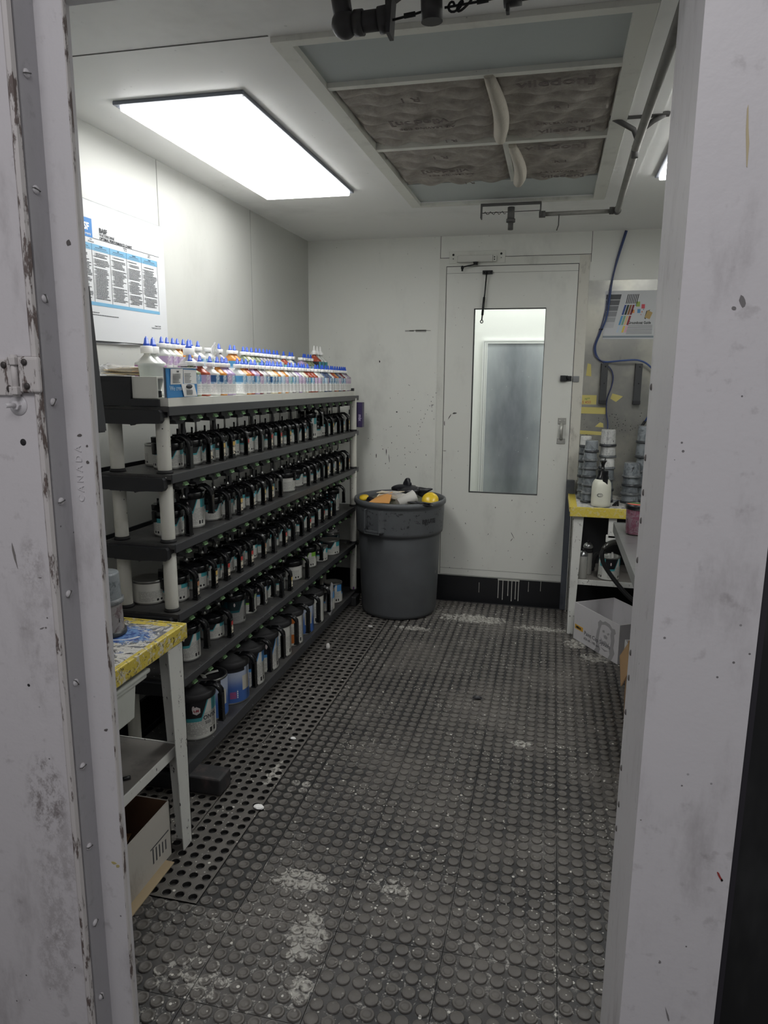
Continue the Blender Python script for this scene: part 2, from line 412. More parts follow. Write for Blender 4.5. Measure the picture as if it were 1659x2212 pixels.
# ---- corridor seen through the door window
struct(B('wall_corridor', flat('bright_white_wall', (236,238,234), .5), (-1.6, 1.2, 5.62, 5.68, -.013, 2.8), (-1.62,-1.6,YB+.06,5.68,-.013,2.8), (1.2,1.22,YB+.06,5.68,-.013,2.8)))
struct(B('floor_corridor', flat('corridor_floor', (120,120,118), .6), (-1.62, 1.22, YB+.06, 5.68, -.05, -.013)))
struct(B('ceiling_corridor', flat('corridor_ceiling', (235,235,232), .6), (-1.62, 1.22, YB+.06, 5.68, 2.8, 2.85)))
w2 = struct(B('window_1', flat('window_frame_white', (228,230,228), .4), (-.545,-.508,5.595,5.62,.4,1.778), (-.508,.35,5.595,5.62,1.752,1.778)))
mp = M('smudged_glass', lin(96,104,116), .25)
p = mp.pos(); px_, py_, pz_ = mp.sep(p)
hz = mp.noise(mp.scale(p, 2.4, 1, .9), 3.2, 5, .6).step(.3, .75)
ed = ((px_+.3).abs()*3.2 + (pz_-1.1).abs()*.9 - .35).max(0).min(1)
sc2 = mp.vor(mp.scale(p, 1, 1, .6), 34).lt(.06)*mp.noise(p, 3, 2).step(.45,.6)
mp.col(mp.mix(sc2*.8, mp.mix((hz*.22+ed*.75).clamp(), lin(108,114,122), lin(196,202,204)), lin(220,226,230)))
B('frame_groove', flat('groove_grey', (150,154,152), .6), (-.534,-.531,5.593,5.596,.4,1.768), (-.534,.35,5.593,5.596,1.765,1.768), (-.517,-.515,5.593,5.596,.4,1.758), parent=w2)
B('window_pane', mp.m, (-.508,.35,5.603,5.612,.4,1.752), parent=w2)

# ---- ceiling with opening for the filters
FX0, FX1, FY0, FY1 = -.712, .139, 1.948, 3.80
ceil = struct(B('ceiling', CEIL, (XL-.06, FX0, 1.0, YB+.06, ZC, ZC+.05), (FX1, XR+.06, 1.0, YB+.06, ZC, ZC+.05),
       (FX0, FX1, 1.0, FY0, ZC, ZC+.05), (FX0, FX1, FY1, YB+.06, ZC, ZC+.05)))
B('panel_seam', SEAM, (XL, FX0-.05, 1.906, 1.911, ZC-.001, ZC), (.42, XR, 3.3, 3.303, ZC-.001, ZC), parent=ceil)
fb = empty('filter_bank', (-.285, 2.87, ZC))
tag(fb, 'white ceiling frame holding four grey filter pads and two blank panels', 'air filter frame')
def P(name, mat, *bx, **k):
    bm = bm_new()
    par = k.pop('parent'); o0 = par.location
    for b in bx: box(bm, b[0]-o0.x, b[1]-o0.x, b[2]-o0.y, b[3]-o0.y, b[4]-o0.z, b[5]-o0.z)
    return finish(bm, name, mat, par)
FRM = grimy('frame_white', (224,224,216), (120,116,108), .5, .4, .4, scale=9)
P('side_rail', FRM, (FX0-.047, FX0, 1.915, 3.835, ZC-.014, ZC-.0003), (FX0, FX0+.002, FY0, FY1, ZC-.014, ZC+.03), parent=fb)
P('side_rail', FRM, (FX1, FX1+.052, 1.915, 3.835, ZC-.014, ZC-.0003), (FX1-.002, FX1, FY0, FY1, ZC-.014, ZC+.03), parent=fb)
P('end_rail', FRM, (FX0, FX1, 1.915, FY0, ZC-.014, ZC-.0003), parent=fb)
P('end_rail', FRM, (FX0, FX1, FY1, 3.835, ZC-.014, ZC-.0003), parent=fb)
P('cross_bar', FRM, (FX0, FX1, 2.855, 2.885, ZC-.012, ZC+.012), parent=fb)
P('cross_bar', FRM, (FX0, FX1, 2.243, 2.268, ZC-.010, ZC+.012), parent=fb)
P('centre_bar', FRM, (-.235, -.215, 2.268, 3.45, ZC-.004, ZC+.02), parent=fb)
BLUEG = grimy('blue_grey_sheet', (174,181,180), (124,128,128), .4, .35, .3, scale=2.5, streak=False)
P('blank_panel', BLUEG, (FX0, FX1, FY0, 2.243, ZC+.004, ZC+.012), parent=fb)
P('blank_panel', BLUEG, (FX0, FX1, 3.452, FY1, ZC+.004, ZC+.012), parent=fb)
P('duct_back', flat('duct_dark', (40,40,42), .8), (FX0, FX1, FY0, FY1, ZC+.05, ZC+.06), parent=fb)
beam = struct(B('trim_5', CEIL, (.194, .30, 1.2, 3.84, ZC-.006, ZC-.0003)))
PAD = M('grey_filter_felt', lin(172,165,157), .95)
p = PAD.pos(); PAD.col(PAD.mix(PAD.noise(p, 16, 5, .7).step(.3, .8), lin(146,140,133), lin(184,178,170))); PAD.bump(PAD.noise(p, 220, 3), .6, .002); PADM = PAD.m
PADINK = flat('faded_filter_print', (122,113,110), .95)
def pad(x0, x1, y0, y1, flip, lab, small):
    cx, cy = (x0+x1)/2, (y0+y1)/2; zc = ZC+.014
    root = empty('filter_pad', (cx, cy, zc)); tag(root, lab, 'air filter', 'felt filter pads in the ceiling frame')
    bm = bm_new(); nx, ny = 56, 70; g = []
    W, D = x1-x0, y1-y0; rows = 7 if not small else 6
    def hz(u, v):
        rowp = v*rows; k = abs(sin(pi*rowp)); st = .5+.5*sin(u*W*62+int(rowp)*2.2)
        edge = min(u, 1-u, v, 1-v); ef = min(1, edge/.05)
        st2 = .5+.5*sin(u*W*46+int(rowp)*1.7); return -.006*k**.5*ef - .014*st2*k**.5*ef + .004*(1-k)**6*st*ef - .008*ef - .006*sin(pi*u)*sin(pi*v)
    for j in range(ny+1):
        g.append([bm.verts.new((-W/2+W*i/nx, -D/2+D*j/ny, hz(i/nx, j/ny))) for i in range(nx+1)])
    for j in range(ny):
        for i in range(nx):
            f = bm.faces.new((g[j][i], g[j+1][i], g[j+1][i+1], g[j][i+1])); f.smooth = True
    top = [bm.verts.new(c) for c in ((-W/2,-D/2,.02),(W/2,-D/2,.02),(W/2,D/2,.02),(-W/2,D/2,.02))]
    bm.faces.new(top)
    finish(bm, 'felt', PADM, root, fixn=False)
    def T(s, size, ox, oy, bold=.0):
        # seen by the camera (looking up and forward) +x is right and -y reads as up
        r = (1,0,0) if not flip else (-1,0,0); u = (0,-1,0) if not flip else (0,1,0)
        bm = bm_new(); text_on(bm, s, size, (ox, oy, -.0325), r, u, align='CENTER', bold=bold, depth=.0012); finish(bm, 'printed_lettering', PADINK, root)
    sgn = 1 if not flip else -1
    if not flip:
        T('viledon]', .07, .0, -D*.38, .001); T('R 1', .04, .02, -D*.05); T('AIR LEAVING SIDE', .024, .03, D*.2); T('viledon]', .055, .03, D*.34, .001)
    else:
        T('R 1', .05, -.01, -D*.36); T('viledon]', .062, -.02, -D*.02, .001); T('AIR LEAVING SIDE', .024, .0, D*.1); T('R 1', .036, .06, D*.36)
    return root
pad(FX0, -.232, 2.268, 2.855, True, 'larger left filter pad in the front row, viledon printed upside down', 0)
pad(-.218, FX1, 2.268, 2.855, False, 'right filter pad in the front row, viledon printed upright near its front edge', 0)
pad(FX0, -.232, 2.885, 3.452, True, 'left filter pad in the far row, beyond the cross bar', 1)
pad(-.218, FX1, 2.885, 3.452, False, 'right filter pad in the far row with a dark gap at its far edge', 1)
def flap(pts, lab):
    r = empty('loose_felt_edge', pts[0]); tag(r, lab, 'filter felt strip', 'pale felt edges hanging from the filters')
    o = Vector(pts[0]); n = 16; P_ = []
    for i in range(n+1):
        t = i/n; a = Vector(pts[0]).lerp(Vector(pts[1]), t); a.z -= .035*sin(pi*t)**.8*(1.1 if t < .6 else 1); a.x += .02*sin(pi*t*1.4+.3)
        P_.append(a-o)
    bm = bm_new(); tube(bm, P_, [.014+.011*sin(pi*min(1,(i/n)*1.02))**.7 for i in range(n+1)], 14)
    for v in bm.verts: v.co.x *= 1.0
    m = M('pale_felt', lin(186,180,168), .9); q = m.pos(); m.bump(m.noise(q, 60, 4), .7, .004)
    finish(bm, 'felt_fold', m.m, r)
flap([(-.235,2.25,ZC-.008),(-.212,2.845,ZC-.008)], 'pale felt edge drooping between the two front filter pads')
flap([(-.205,2.9,ZC-.012),(-.178,3.45,ZC-.012)], 'pale felt edge curling down between the two far filter pads')

# ---- ceiling lights
DIFF = M('lit_diffuser', (1,1,1), .5).emit((1.0,1.0,.98), 7.4).m
def light_fix(x0, x1, y0, y1, lab):
    r = empty('ceiling_light', ((x0+x1)/2, (y0+y1)/2, ZC)); tag(r, lab, 'ceiling light', 'flush lights in the ceiling')
    w, d = (x1-x0)/2, (y1-y0)/2
    bm = bm_new()
    for s in ((-w,w,-d,-d+.016),(-w,w,d-.016,d),(-w,-w+.016,-d+.016,d-.016),(w-.016,w,-d+.016,d-.016)): rbox(bm, s[0],s[1],s[2],s[3],-.012,-.0003,.003)
    finish(bm, 'frame', flat('light_frame_grey', (128,132,142), .4, .3), r)
    bm = bm_new(); rbox(bm, -w+.016, w-.016, -d+.016, d-.016, -.026, -.001, .006)  # lens shaped to drop below the frame and light the ceiling around it
    finish(bm, 'diffuser', DIFF, r)
light_fix(-1.425,-.975,2.225,3.49, 'long glowing white rectangular light set in the ceiling over the left shelves')
light_fix(.378,.83,2.225,3.49, 'ceiling light mostly hidden behind the right door post')
bm = bm_new(); box(bm, -.9, .5, 4.95, 5.35, 2.79, 2.80)  # added unseen emitter that brightens the corridor
o = finish(bm, 'ceiling_light', M('corridor_fill_glow', (1,1,1), .5).emit((.97,1,.97), 8.5).m); tag(o, 'added glowing panel above the corridor beyond the far door', 'ceiling light')

# ---- floor mats
MP = .3/7
def mat_disc(ring):
    bm = bm_new(); box(bm, .0008, .2992, .0008, .2992, -.0125, -.0045, 1)
    for i in range(7):
        for j in range(7):
            cx, cy = MP*(i+.5), MP*(j+.5); r = .0184; rg = random.Random(i*7+j)
            q = r*rg.uniform(.95,1.04)
            if ring or rg.random() < .3:
                prof = [(q,-.0045),(q*.97,-.0006),(q*.9,0),(q*.66,0),(q*.6,-.0014),(q*.3,-.0016),(0,-.0012)]
            else: prof = [(q,-.0045),(q*.97,-.0008),(q*.88,0),(0,.0002)]
            lathe(bm, prof, 14, cx, cy, 0, 0, cap=False)
    return bm
def mat_perf():
    bm = bm_new(); n = 12
    box(bm, .0008,.2992,.0008,.2992,-.0125,-.0115,1)
    for i in range(7):
        for j in range(7):
            cx, cy = MP*(i+.5), MP*(j+.5); h = MP/2; r = .0138
            inner = [bm.verts.new((cx+r*cos(2*pi*(k+.5)/n), cy+r*sin(2*pi*(k+.5)/n), 0)) for k in range(n)]
            low = [bm.verts.new((v.co.x, v.co.y, -.0113)) for v in inner]
            out = []
            for k in range(n):
                a = 2*pi*(k+.5)/n; c, s = cos(a), sin(a); m_ = h/max(abs(c), abs(s)); out.append(bm.verts.new((cx+c*m_, cy+s*m_, 0)))
            for k in range(n):
                l = (k+1) % n
                bm.faces.new((inner[k], out[k], out[l], inner[l])); f = bm.faces.new((inner[l], low[l], low[k], inner[k])); f.material_index = 1
                # corner triangles
                a0, a1 = out[k].co, out[l].co
                if abs(a0.x-a1.x) > 1e-6 and abs(a0.y-a1.y) > 1e-6:
                    ccx = cx+h*(1 if (a0.x+a1.x)/2 > cx else -1); ccy = cy+h*(1 if (a0.y+a1.y)/2 > cy else -1)
                    q = bm.verts.new((ccx, ccy, 0)); bm.faces.new((out[k], q, out[l]))
            lathe(bm, [(.0178,0),(.0170,.0012),(.0158,.0013),(.0146,0)], 14, cx, cy, 0, 0, cap=False)
    for a in ((.0,.0012,0,.3),(.2988,.3,0,.3)): box(bm, a[0],a[1],a[2],a[3],-.0113,.0)
    return bm
def mat_half():
    bm = mat_perf(); kill = [v for v in bm.verts if v.co.x > MP*4+.0002]
    bmesh.ops.delete(bm, geom=kill, context='VERTS')
    for f in bm.faces: f.material_index = 0 if f.material_index == 0 else 1
    box(bm, .0012, .2988, .0012, .2988, -.0125, -.0113, 1)
    box(bm, MP*4, .2992, .0008, .2992, -.0113, -.0045, 1)
    for i in range(4, 7):
        for j in range(7):
            cx, cy = MP*(i+.5), MP*(j+.5); q = .0180
            lathe(bm, [(q,-.0045),(q*.97,-.0006),(q*.9,0),(q*.68,0),(q*.6,-.0022),(q*.3,-.0024),(0,-.002)], 14, cx, cy, 0, 2, cap=False)
    return bm
protos = {}
for key, bmf, mats in (('perf', mat_perf, [MATH, HOLE]), ('half', mat_half, [MATH, HOLE, MATG]), ('ring', lambda: mat_disc(True), [MATG, MATD]), ('disc', lambda: mat_disc(False), [MATG, MATD])):
    bm = bmf(); bmesh.ops.recalc_face_normals(bm, faces=bm.faces)
    me = bpy.data.meshes.new('rubber_mat'); bm.to_mesh(me); bm.free()
    for m_ in mats: me.materials.append(m_)
    protos[key] = me
gl_ = {'perf': ('grey perforated rubber mat square with open holes along the foot of the shelving', 'perforated rubber floor mats'),
       'half': ('rubber mat square, left part with open holes and right part with ring studs', 'half-perforated rubber floor mats'),
       'ring': ('dusty rubber mat square with ring-shaped studs in the lane beside the perforated mats', 'ring-studded rubber floor mats'),
       'disc': ('dusty grey rubber mat square with flat round studs in the walkway', 'flat-studded rubber floor mats')}
for i in range(8):
    for j in range(12):
        k = 'perf' if i < 1 else 'half' if i == 1 else 'ring' if i == 2 else 'disc'
        if j < 2 and i == 1: k = 'ring'
        o = bpy.data.objects.new('rubber_mat', protos[k]); COL.objects.link(o)
        rot = rr.choice((0,0,1,2,3)) if k != 'half' else 0; x, y = -1.415+.3*i, 1.055+.3*j
        o.location = (x + (0,.3,.3,0)[rot], y + (0,0,.3,.3)[rot], 0); o.rotation_euler = (0,0,rot*pi/2)
        tag(o, gl_[k][0], 'floor mat', gl_[k][1])
# ================================================================= doorway in the foreground
YD = 1.10
# front wall pieces (behind the visible frame)
struct(B('wall_front', JAMB, (-1.75, -.84, 1.17, 1.20, -.013, 2.6), (-.84, .165, 1.17, 1.20, 2.14, 2.6), (.30, 1.2, 1.36, 1.40, 2.14, 2.6)))
# left door leaf with hinge, drain stud and holes
dl = struct(B('door_2', LEAFM, (-1.9, -.893, YD, YD+.04, -.013, 2.35)))
bm = bm_new(); prism(bm, [(-.893,YD-.001),(-.887,YD-.006),(-.880,YD-.004),(-.878,YD+.004),(-.884,YD+.012),(-.893,YD+.012)], 'z', -.013, 2.35)
finish(bm, 'folded_edge', CHIP, dl)
bm = bm_new()
rbox(bm, -1.0, -.93, YD-.006, YD, 1.485, 1.548, .002); rbox(bm, -.915, -.872, YD-.011, YD-.002, 1.49, 1.553, .006, 3)
tube(bm, [(-.923,YD-.008,1.483),(-.923,YD-.008,1.556)], .0062, 12)
for z in (1.494, 1.545): rbox(bm, -.931,-.914,YD-.017,YD-.004,z-.007,z+.007,.002)
finish(bm, 'hinge', CHIP, dl)
bm = bm_new()
for x, z in ((-.899,1.543),(-.897,1.502),(-.946,1.538),(-.938,1.497)): sphere(bm, (x, YD-.0125 if x > -.91 else YD-.007, z), .006, 12, 6, (1,.45,1))
finish(bm, 'hinge_screw', flat('dark_screw', (70,66,64), .5, .4), dl)
bm = bm_new()
def ydisc(bm, x, y, z, prof, seg=20, mi=0):
    b = bmesh.new(); lathe(b, prof, seg); merge(bm, b, mi, Matrix.Translation((x, y, z)) @ Matrix.Rotation(pi/2, 4, 'X'))
ydisc(bm, -.928, YD, 1.468, [(.0185,0),(.018,.0015),(0,.002)])
b = bmesh.new(); lathe(b, [(.0085,0),(.0085,.006),(0,.0062)], 6, smooth=False); merge(bm, b, 0, Matrix.Translation((-.929, YD-.002, 1.468)) @ Matrix.Rotation(pi/2, 4, 'X'))
tube(bm, [(-.929,YD-.006,1.468),(-.933,YD-.026,1.468)], .004, 10)
finish(bm, 'bolt_and_washer', JAMB, dl)
bm = bm_new(); ydisc(bm, -.925, YD-.0003, 1.402, [(.0062,0),(.0058,.0006),(0,.0004)])
ydisc(bm, -.962, YD-.0003, .93, [(.003,0),(0,.0006)]); 
finish(bm, 'bolt_hole', INK, dl)
bm = bm_new()
for (x,z,w,h,a) in ((-.966,1.19,.005,.05,.15),(-.915,1.15,.008,.002,0),(-.92,1.05,.012,.003,.4),(-.912,1.052,.004,.004,0)):
    marks(bm, [(x,z,w,h,a)], YD)
finish(bm, 'scuff_mark', flat('grey_scuff', (122,118,116), .8), dl)
# red blurred thing hard against the left border: handle edge of something red
# frame return strip (faces the opening) and flange with embossed lettering
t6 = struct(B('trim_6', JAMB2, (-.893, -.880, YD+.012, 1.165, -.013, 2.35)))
bm = bm_new(); scz = [2.013,1.832,1.653,1.473,1.291,1.112,.932,.753,.573,.394,.213]
for i, z in enumerate(scz):
    b = bmesh.new(); lathe(b, [(.0075,0),(.0072,.002),(.005,.0042),(0,.005)], 18); merge(bm, b, 0, Matrix.Translation((-.880, 1.129, z)) @ Matrix.Rotation(pi/2, 4, 'Y'))
    s_ = finish(bm, 'screw_head', JAMB, t6); bm = bm_new()
    b = bmesh.new(); box(b, -.0075,.0075,-.0009,.0009,0,.0053); a = rr.uniform(0, 3)
    merge(bm, b, 0, Matrix.Translation((-.880,1.129,z)) @ Matrix.Rotation(pi/2,4,'Y') @ Matrix.Rotation(a,4,'Z')); finish(bm, 'screw_slot', SEAM, s_); bm = bm_new()
bm.free()
t7 = struct(B('trim_7', JAMB, (-.893, -.826, 1.160, 1.168, -.013, 2.35)))
bm = bm_new(); prism(bm, [(-.8262,1.1595),(-.8245,1.161),(-.8245,1.169),(-.8262,1.1695)], 'z', -.013, 2.35)
finish(bm, 'bare_edge', CHIP, t7)
bm = bm_new()
text_on(bm, 'C A N A D A', .019, (-.851, 1.1598, 1.286), (0,0,1), (-1,0,0), depth=.0028, track=1.0)
bmesh.ops.translate(bm, verts=bm.verts, vec=(0,0,0)); finish(bm, 'embossed_lettering', JAMB, t7)
bm = bm_new()
for (x,z,w,h,a) in ((-.852,1.412,.012,.006,.2),(-.838,1.392,.006,.004,1),(-.839,1.362,.006,.008,0),(-.845,1.75,.01,.01,0),(-.842,.82,.01,.006,.4)): marks(bm, [(x,z,w,h,a)], 1.16)
finish(bm, 'chip_mark', flat('chip_dark', (92,88,86), .7), t7)
bm = bm_new(); marks(bm, [(-.846,.518,.012,.010,0),(-.838,.512,.01,.007,.6)], 1.16); finish(bm, 'yellow_paint_dab', flat('dull_yellow', (176,164,110), .6), t7)
# tall black flat thing just inside the left jamb
bm = bm_new(); hexa(bm, [(-1.0,1.245,1.41),(-.872,1.245,1.408),(-.872,1.275,1.408),(-1.0,1.275,1.41),(-1.0,1.245,1.70),(-.888,1.245,1.693),(-.888,1.275,1.693),(-1.0,1.275,1.70)])
bmesh.ops.bevel(bm, geom=bm.edges[:], offset=.003, segments=2, affect='EDGES')
o = finish(bm, 'wall_box', flat('charcoal_box', (52,53,58), .5)); tag(o, 'tall thin charcoal box just inside the left door jamb, below the wall chart', 'box')

# ---- right door post
t8 = struct(B('trim_8', JAMB, (.165, .312, YD, 1.36, -.013, 2.35)))
bm = bm_new()
for z in (1.02,.97,.9,.78,.71,1.2,1.28,1.33,1.38,.64,1.5): sphere(bm, (.1645, YD+rr.uniform(.0,.01)+.225, z+rr.uniform(-.01,.01)), .005, 8, 6, (.5,1,1.2))
finish(bm, 'chip_mark', flat('chip_dark2', (96,92,90), .7), t8)
bm = bm_new(); marks(bm, [(.232,1.83,.004,.09,.08)], YD); finish(bm, 'brown_drip', flat('tan_drip', (188,176,142), .6), t8)
bm = bm_new(); marks(bm, [(.235,1.62,.006,.006,0),(.245,1.63,.01,.02,.4),(.3,.74,.004,.006,0),(.22,.57,.004,.008,0),(.25,.4,.008,.008,0),(.24,.47,.003,.03,.3)], YD); finish(bm, 'scuff_mark', flat('grey_scuff2', (120,118,118), .8), t8)
bm = bm_new(); marks(bm, [(.297,.745,.004,.02,.5)], YD); finish(bm, 'red_dab', flat('red_dab', (150,60,56), .6), t8)
struct(B('trim_9', flat('black_door_seal', (44,42,48), .45), (.312, .322, YD+.005, 1.36, -.013, 2.35)))
mk = M('dark_glossy_partition', lin(44,45,46), .3); p = mk.pos()
mk.col(mk.mix(mk.noise(mk.scale(p, 1, 1, .3), 7, 4).step(.5, .8), lin(40,41,42), lin(72,73,74))); mk.rough(mk.noise(p, 5, 3)*.5+.15)
struct(B('wall_1', mk.m, (.322, 1.3, 1.35, 1.39, -.013, 2.35)))
bm = bm_new(); prism(bm, [(.478,.83),(.498,.97),(.52,1.03),(.522,.9),(.505,.80)], 'y', 1.346, 1.3495)
o = finish(bm, 'glare_patch', flat('pale_painted_glare', (120,122,128), .4), bpy.data.objects['wall_1'])  # pale patch painted as glare on the dark partition
struct(B('floor_outside', mat_floor('outside_floor', (48,47,46)), (-2.5, 2.5, -1.5, 1.055, -.0129, -.002)))

# ================================================================= wall chart on the left wall
PAPER = flat('white_paper', (234,234,232), .6)
BLUE = flat('chart_blue', (60,124,188), .55)
LBLUE = flat('chart_light_blue', (116,168,200), .55)
GREY = flat('print_grey', (70,72,76), .7)
ch = empty('wall_chart', (XL+.002, 2.16, 1.63)); tag(ch, 'large white paper waterborne paint performance chart taped to the left wall', 'poster')
CW, CHH = .69, .49   # width along +Y, height
def lx(y): return y
bm = bm_new(); n = 24; A = []; Bv = []
for i in range(n+1):
    y = CW*i/n
    A.append((bm.verts.new((.001+.006*sin(pi*i/n)**2*(.5 if i < n/2 else 1)*.9, y, -.003*sin(5*i/n))), bm.verts.new((.0005, y, CHH))))
for a, b in zip(A, A[1:]):
    f = bm.faces.new((a[0], b[0], b[1], a[1])); f.smooth = True
bmesh.ops.solidify(bm, geom=bm.faces[:], thickness=.0006)
CPAP = flat('chart_paper', (206,208,210), .6)
finish(bm, 'sheet', CPAP, ch)
X0 = .0085
def R(bm, y0, y1, z0, z1, x=None, mi=0): x = X0 if x is None else x; box(bm, x-.0004, x, y0, y1, z0, z1, mi)
def chartshape(name, mat, fn):
    bm = bm_new(); fn(bm); return finish(bm, name, mat, ch)
# chart spans to the left beyond the jamb; the visible part starts at y ~ 0.12
chartshape('printed_panel', CPAP, lambda bm: R(bm, .004, CW-.004, .006, CHH-.006, X0-.0006))
chartshape('logo_panel', BLUE, lambda bm: R(bm, .01, .201, .361, .425))
def wr(bm, s, size, y, z, **k): text_on(bm, s, size, (X0+.0006, y, z), (0,1,0), (0,0,1), depth=.0004, **k)
chartshape('logo_lettering', flat('white_ink', (242,244,246), .6), lambda bm: (wr(bm, 'BASF', .033, .112, .385, bold=.0012), wr(bm, 'The Chemical Company', .0115, .192, .369, align='RIGHT')))
chartshape('title_lettering', GREY, lambda bm: (wr(bm, 'BASF', .022, .242, .387, bold=.0007), wr(bm, 'WATERBORNE', .0138, .242, .3745), wr(bm, 'OPTIMAL PERFORMANCE CHART', .0138, .242, .3625, bold=.0002),
    wr(bm, 'HOT', .006, .19, .3535, align='CENTER'), wr(bm, '90 and above', .006, .19, .3465, align='CENTER'), wr(bm, 'NORMAL', .006, .40, .3535, align='CENTER'), wr(bm, '70 - 90', .006, .40, .3465, align='CENTER'),
    wr(bm, 'COLD', .006, .567, .3535, align='CENTER'), wr(bm, '60 - 70', .006, .567, .3465, align='CENTER'), wr(bm, 'August 19, 2021', .007, .632, .08, align='RIGHT'), wr(bm, 'Revised: January 26, 2011', .007, .632, .071, align='RIGHT'),
    R(bm, .201, .645, .3605, .362)))
cols = [.02,.10,.192,.299,.406,.509,.626]
chartshape('header_band', LBLUE, lambda bm: (R(bm, .02, .626, .320, .342), R(bm, .02, .630, .130, .142)))
def lines(bm):
    for c in cols: R(bm, c-.0006, c+.0006, .142, .342, X0+.0003)
    rg = random.Random(5)
    for a, b in zip(cols, cols[1:]):
        wr(bm, ('HUMID','DRY','HUMID','DRY','NORMAL')[cols.index(a) % 5], .006, (a+b)/2, .3345, align='CENTER')
        R(bm, a+.02, b-.02, .330, .3318, X0+.0003); R(bm, a+.012, b-.012, .3245, .3256, X0+.0003)
        z = .31; 
        while z > .15:
            if rg.random() < .86:
                ind = rg.choice((.012,.012,.012,.022)); y = a+ind; end = b-.006-rg.random()*(.03)
                R(bm, a+ind-.006, a+ind-.004, z, z+.0024, X0+.0003)
                while y < end:
                    w = rg.uniform(.005,.014); R(bm, y, min(end, y+w), z, z+.0026, X0+.0003); y += w+.0018
            z -= .0052
    for z, w in ((.118,.09),(.111,.11),(.104,.16),(.096,.27)):
        y = .05
        while y < .05+w: q = rg.uniform(.005,.014); R(bm, y, y+q, z, z+.0022, X0+.0003); y += q+.002
chartshape('table_print', GREY, lines)

# ================================================================= left work table
YEL = lin(208,188,78)
def tape_mat(name, messy=True):
    m = M(name, YEL, .45); p = m.pos(); x, y, z = m.sep(p)
    nz = m.noise(p, 34, 5, .7, 1.2)
    k_ = 1. if messy else .45
    c = m.mix(nz.step(.52, .58)*.8*k_, YEL, lin(206,204,198))
    c = m.mix(m.noise(m.scale(p,1,1,1,(3,1,2)), 60, 5, .75, .5).step(.56 if messy else .64, .6 if messy else .66)*.85, c, lin(64,60,54))
    c = m.mix(m.noise(m.scale(p,1,1,1,(7,3,2)), 30, 4, .6, .5).step(.66, .68), c, lin(120,96,40))
    m.col(c); m.bump(nz, .5, .004); return m.m
TAPE = tape_mat('paint_smeared_yellow_tape')
m = M('spattered_table_top', lin(200,198,190), .35); p = m.pos(); x, y, z = m.sep(p)
n1 = m.noise(p, 22, 6, .7, 1.5); n2 = m.noise(m.scale(p,1,1,1,(5,2,0)), 26, 6, .72, 1.8); n3 = m.noise(m.scale(p,1,1,1,(1,9,0)), 40, 5, .7, 1.)
c = m.mix(n1.step(.5,.54), lin(206,204,198), lin(110,112,116))
c = m.mix(n2.step(.58,.61), c, lin(34,34,38)); c = m.mix(n3.step(.6,.63), c, lin(60,92,150)); c = m.mix(m.noise(m.scale(p,1,1,1,(4,4,0)), 33, 5, .7, 1.).step(.63,.66), c, lin(208,182,70))
c = m.mix(m.noise(m.scale(p,1,1,1,(8,6,0)), 60, 4, .7, 1.).step(.66,.69), c, lin(140,60,56))
dd = ((x+1.25)*7.); ee = ((y-1.80)*12.); bl = (1-(dd*dd+ee*ee)).max(0)
c = m.mix((bl*.3+m.noise(m.scale(p,1,2,1), 40, 6, .8, .8)).gt(.6)*bl.gt(0), c, m.mix(m.noise(p, 70, 4).step(.4,.6), lin(46,78,150), lin(110,150,200)))
ring = dd*dd*1.6+ee*ee*1.6
c = m.mix(ring.band(.42,.56)*y.lt(1.80), c, lin(210,214,222))
edge = (x.gt(-1.108)+y.gt(1.895)+(x+y*.8).gt(.405)).clamp()*m.noise(p, 30, 5, .7).step(.44,.48)
c = m.mix(edge, c, YEL)
m.col(c); m.bump(n1+n2, .7, .006); SPAT = m.m
WT = M('chipped_white_frame', lin(212,213,208), .45); p = WT.pos()
ck = WT.noise(WT.scale(p, 1, 1, .5), 70, 4, .7).step(.63, .66)
WT.col(WT.mix(ck, WT.mix(WT.noise(p, 9, 4).step(.5,.8)*.35, lin(212,213,208), lin(150,148,140)), lin(48,46,48))); WT = WT.m
def leg_L(bm, x, y, z1, dx, dy, s=.045, tx=0, ty=0):
    """folded sheet leg, an L in plan, tapering to the foot; dx,dy = +-1 sides where the sheet flanges go"""
    for (w0, w1, a) in ((s, s*.62, 'x'), (s, s*.62, 'y')):
        t = .003
        def P_(w, z, k):
            X0_, Y0_ = x+tx*(1-z/z1), y+ty*(1-z/z1)
            if a == 'x': return [(X0_, Y0_, z), (X0_+dx*w, Y0_, z), (X0_+dx*w, Y0_+dy*t, z), (X0_, Y0_+dy*t, z)]
            return [(X0_, Y0_, z), (X0_+dx*t, Y0_, z), (X0_+dx*t, Y0_+dy*w, z), (X0_, Y0_+dy*w, z)]
        hexa(bm, P_(w1, .0, 0)+P_(w0, z1, 1))
lt = empty('work_table', (-1.36, 1.6, 0)); tag(lt, 'white metal work table with paint-covered yellow-taped top beside the left jamb', 'table')
def rel(bm, root): bmesh.ops.translate(bm, verts=bm.verts, vec=-Vector(root.location)); return bm
TT = .75
bm = bm_new(); rbox(bm, -1.625, -1.092, 1.26, 1.928, TT-.012, TT, .003); finish(rel(bm, lt), 'table_top', SPAT, lt)
bm = bm_new(); rbox(bm, -1.096, -1.086, 1.256, 1.934, TT-.046, TT+.003, .003); rbox(bm, -1.625, -1.092, 1.926, 1.934, TT-.046, TT+.003, .003)
finish(rel(bm, lt), 'tape_edging', TAPE, lt)
for (x, y, dx, dy) in ((-1.094,1.915,-1,-1),(-1.094,1.27,-1,1),(-1.615,1.915,1,-1),(-1.615,1.27,1,1)):
    bm = bm_new(); leg_L(bm, x, y, TT-.012, dx, dy, .088, ty=.0); finish(rel(bm, lt), 'leg', WT, lt)
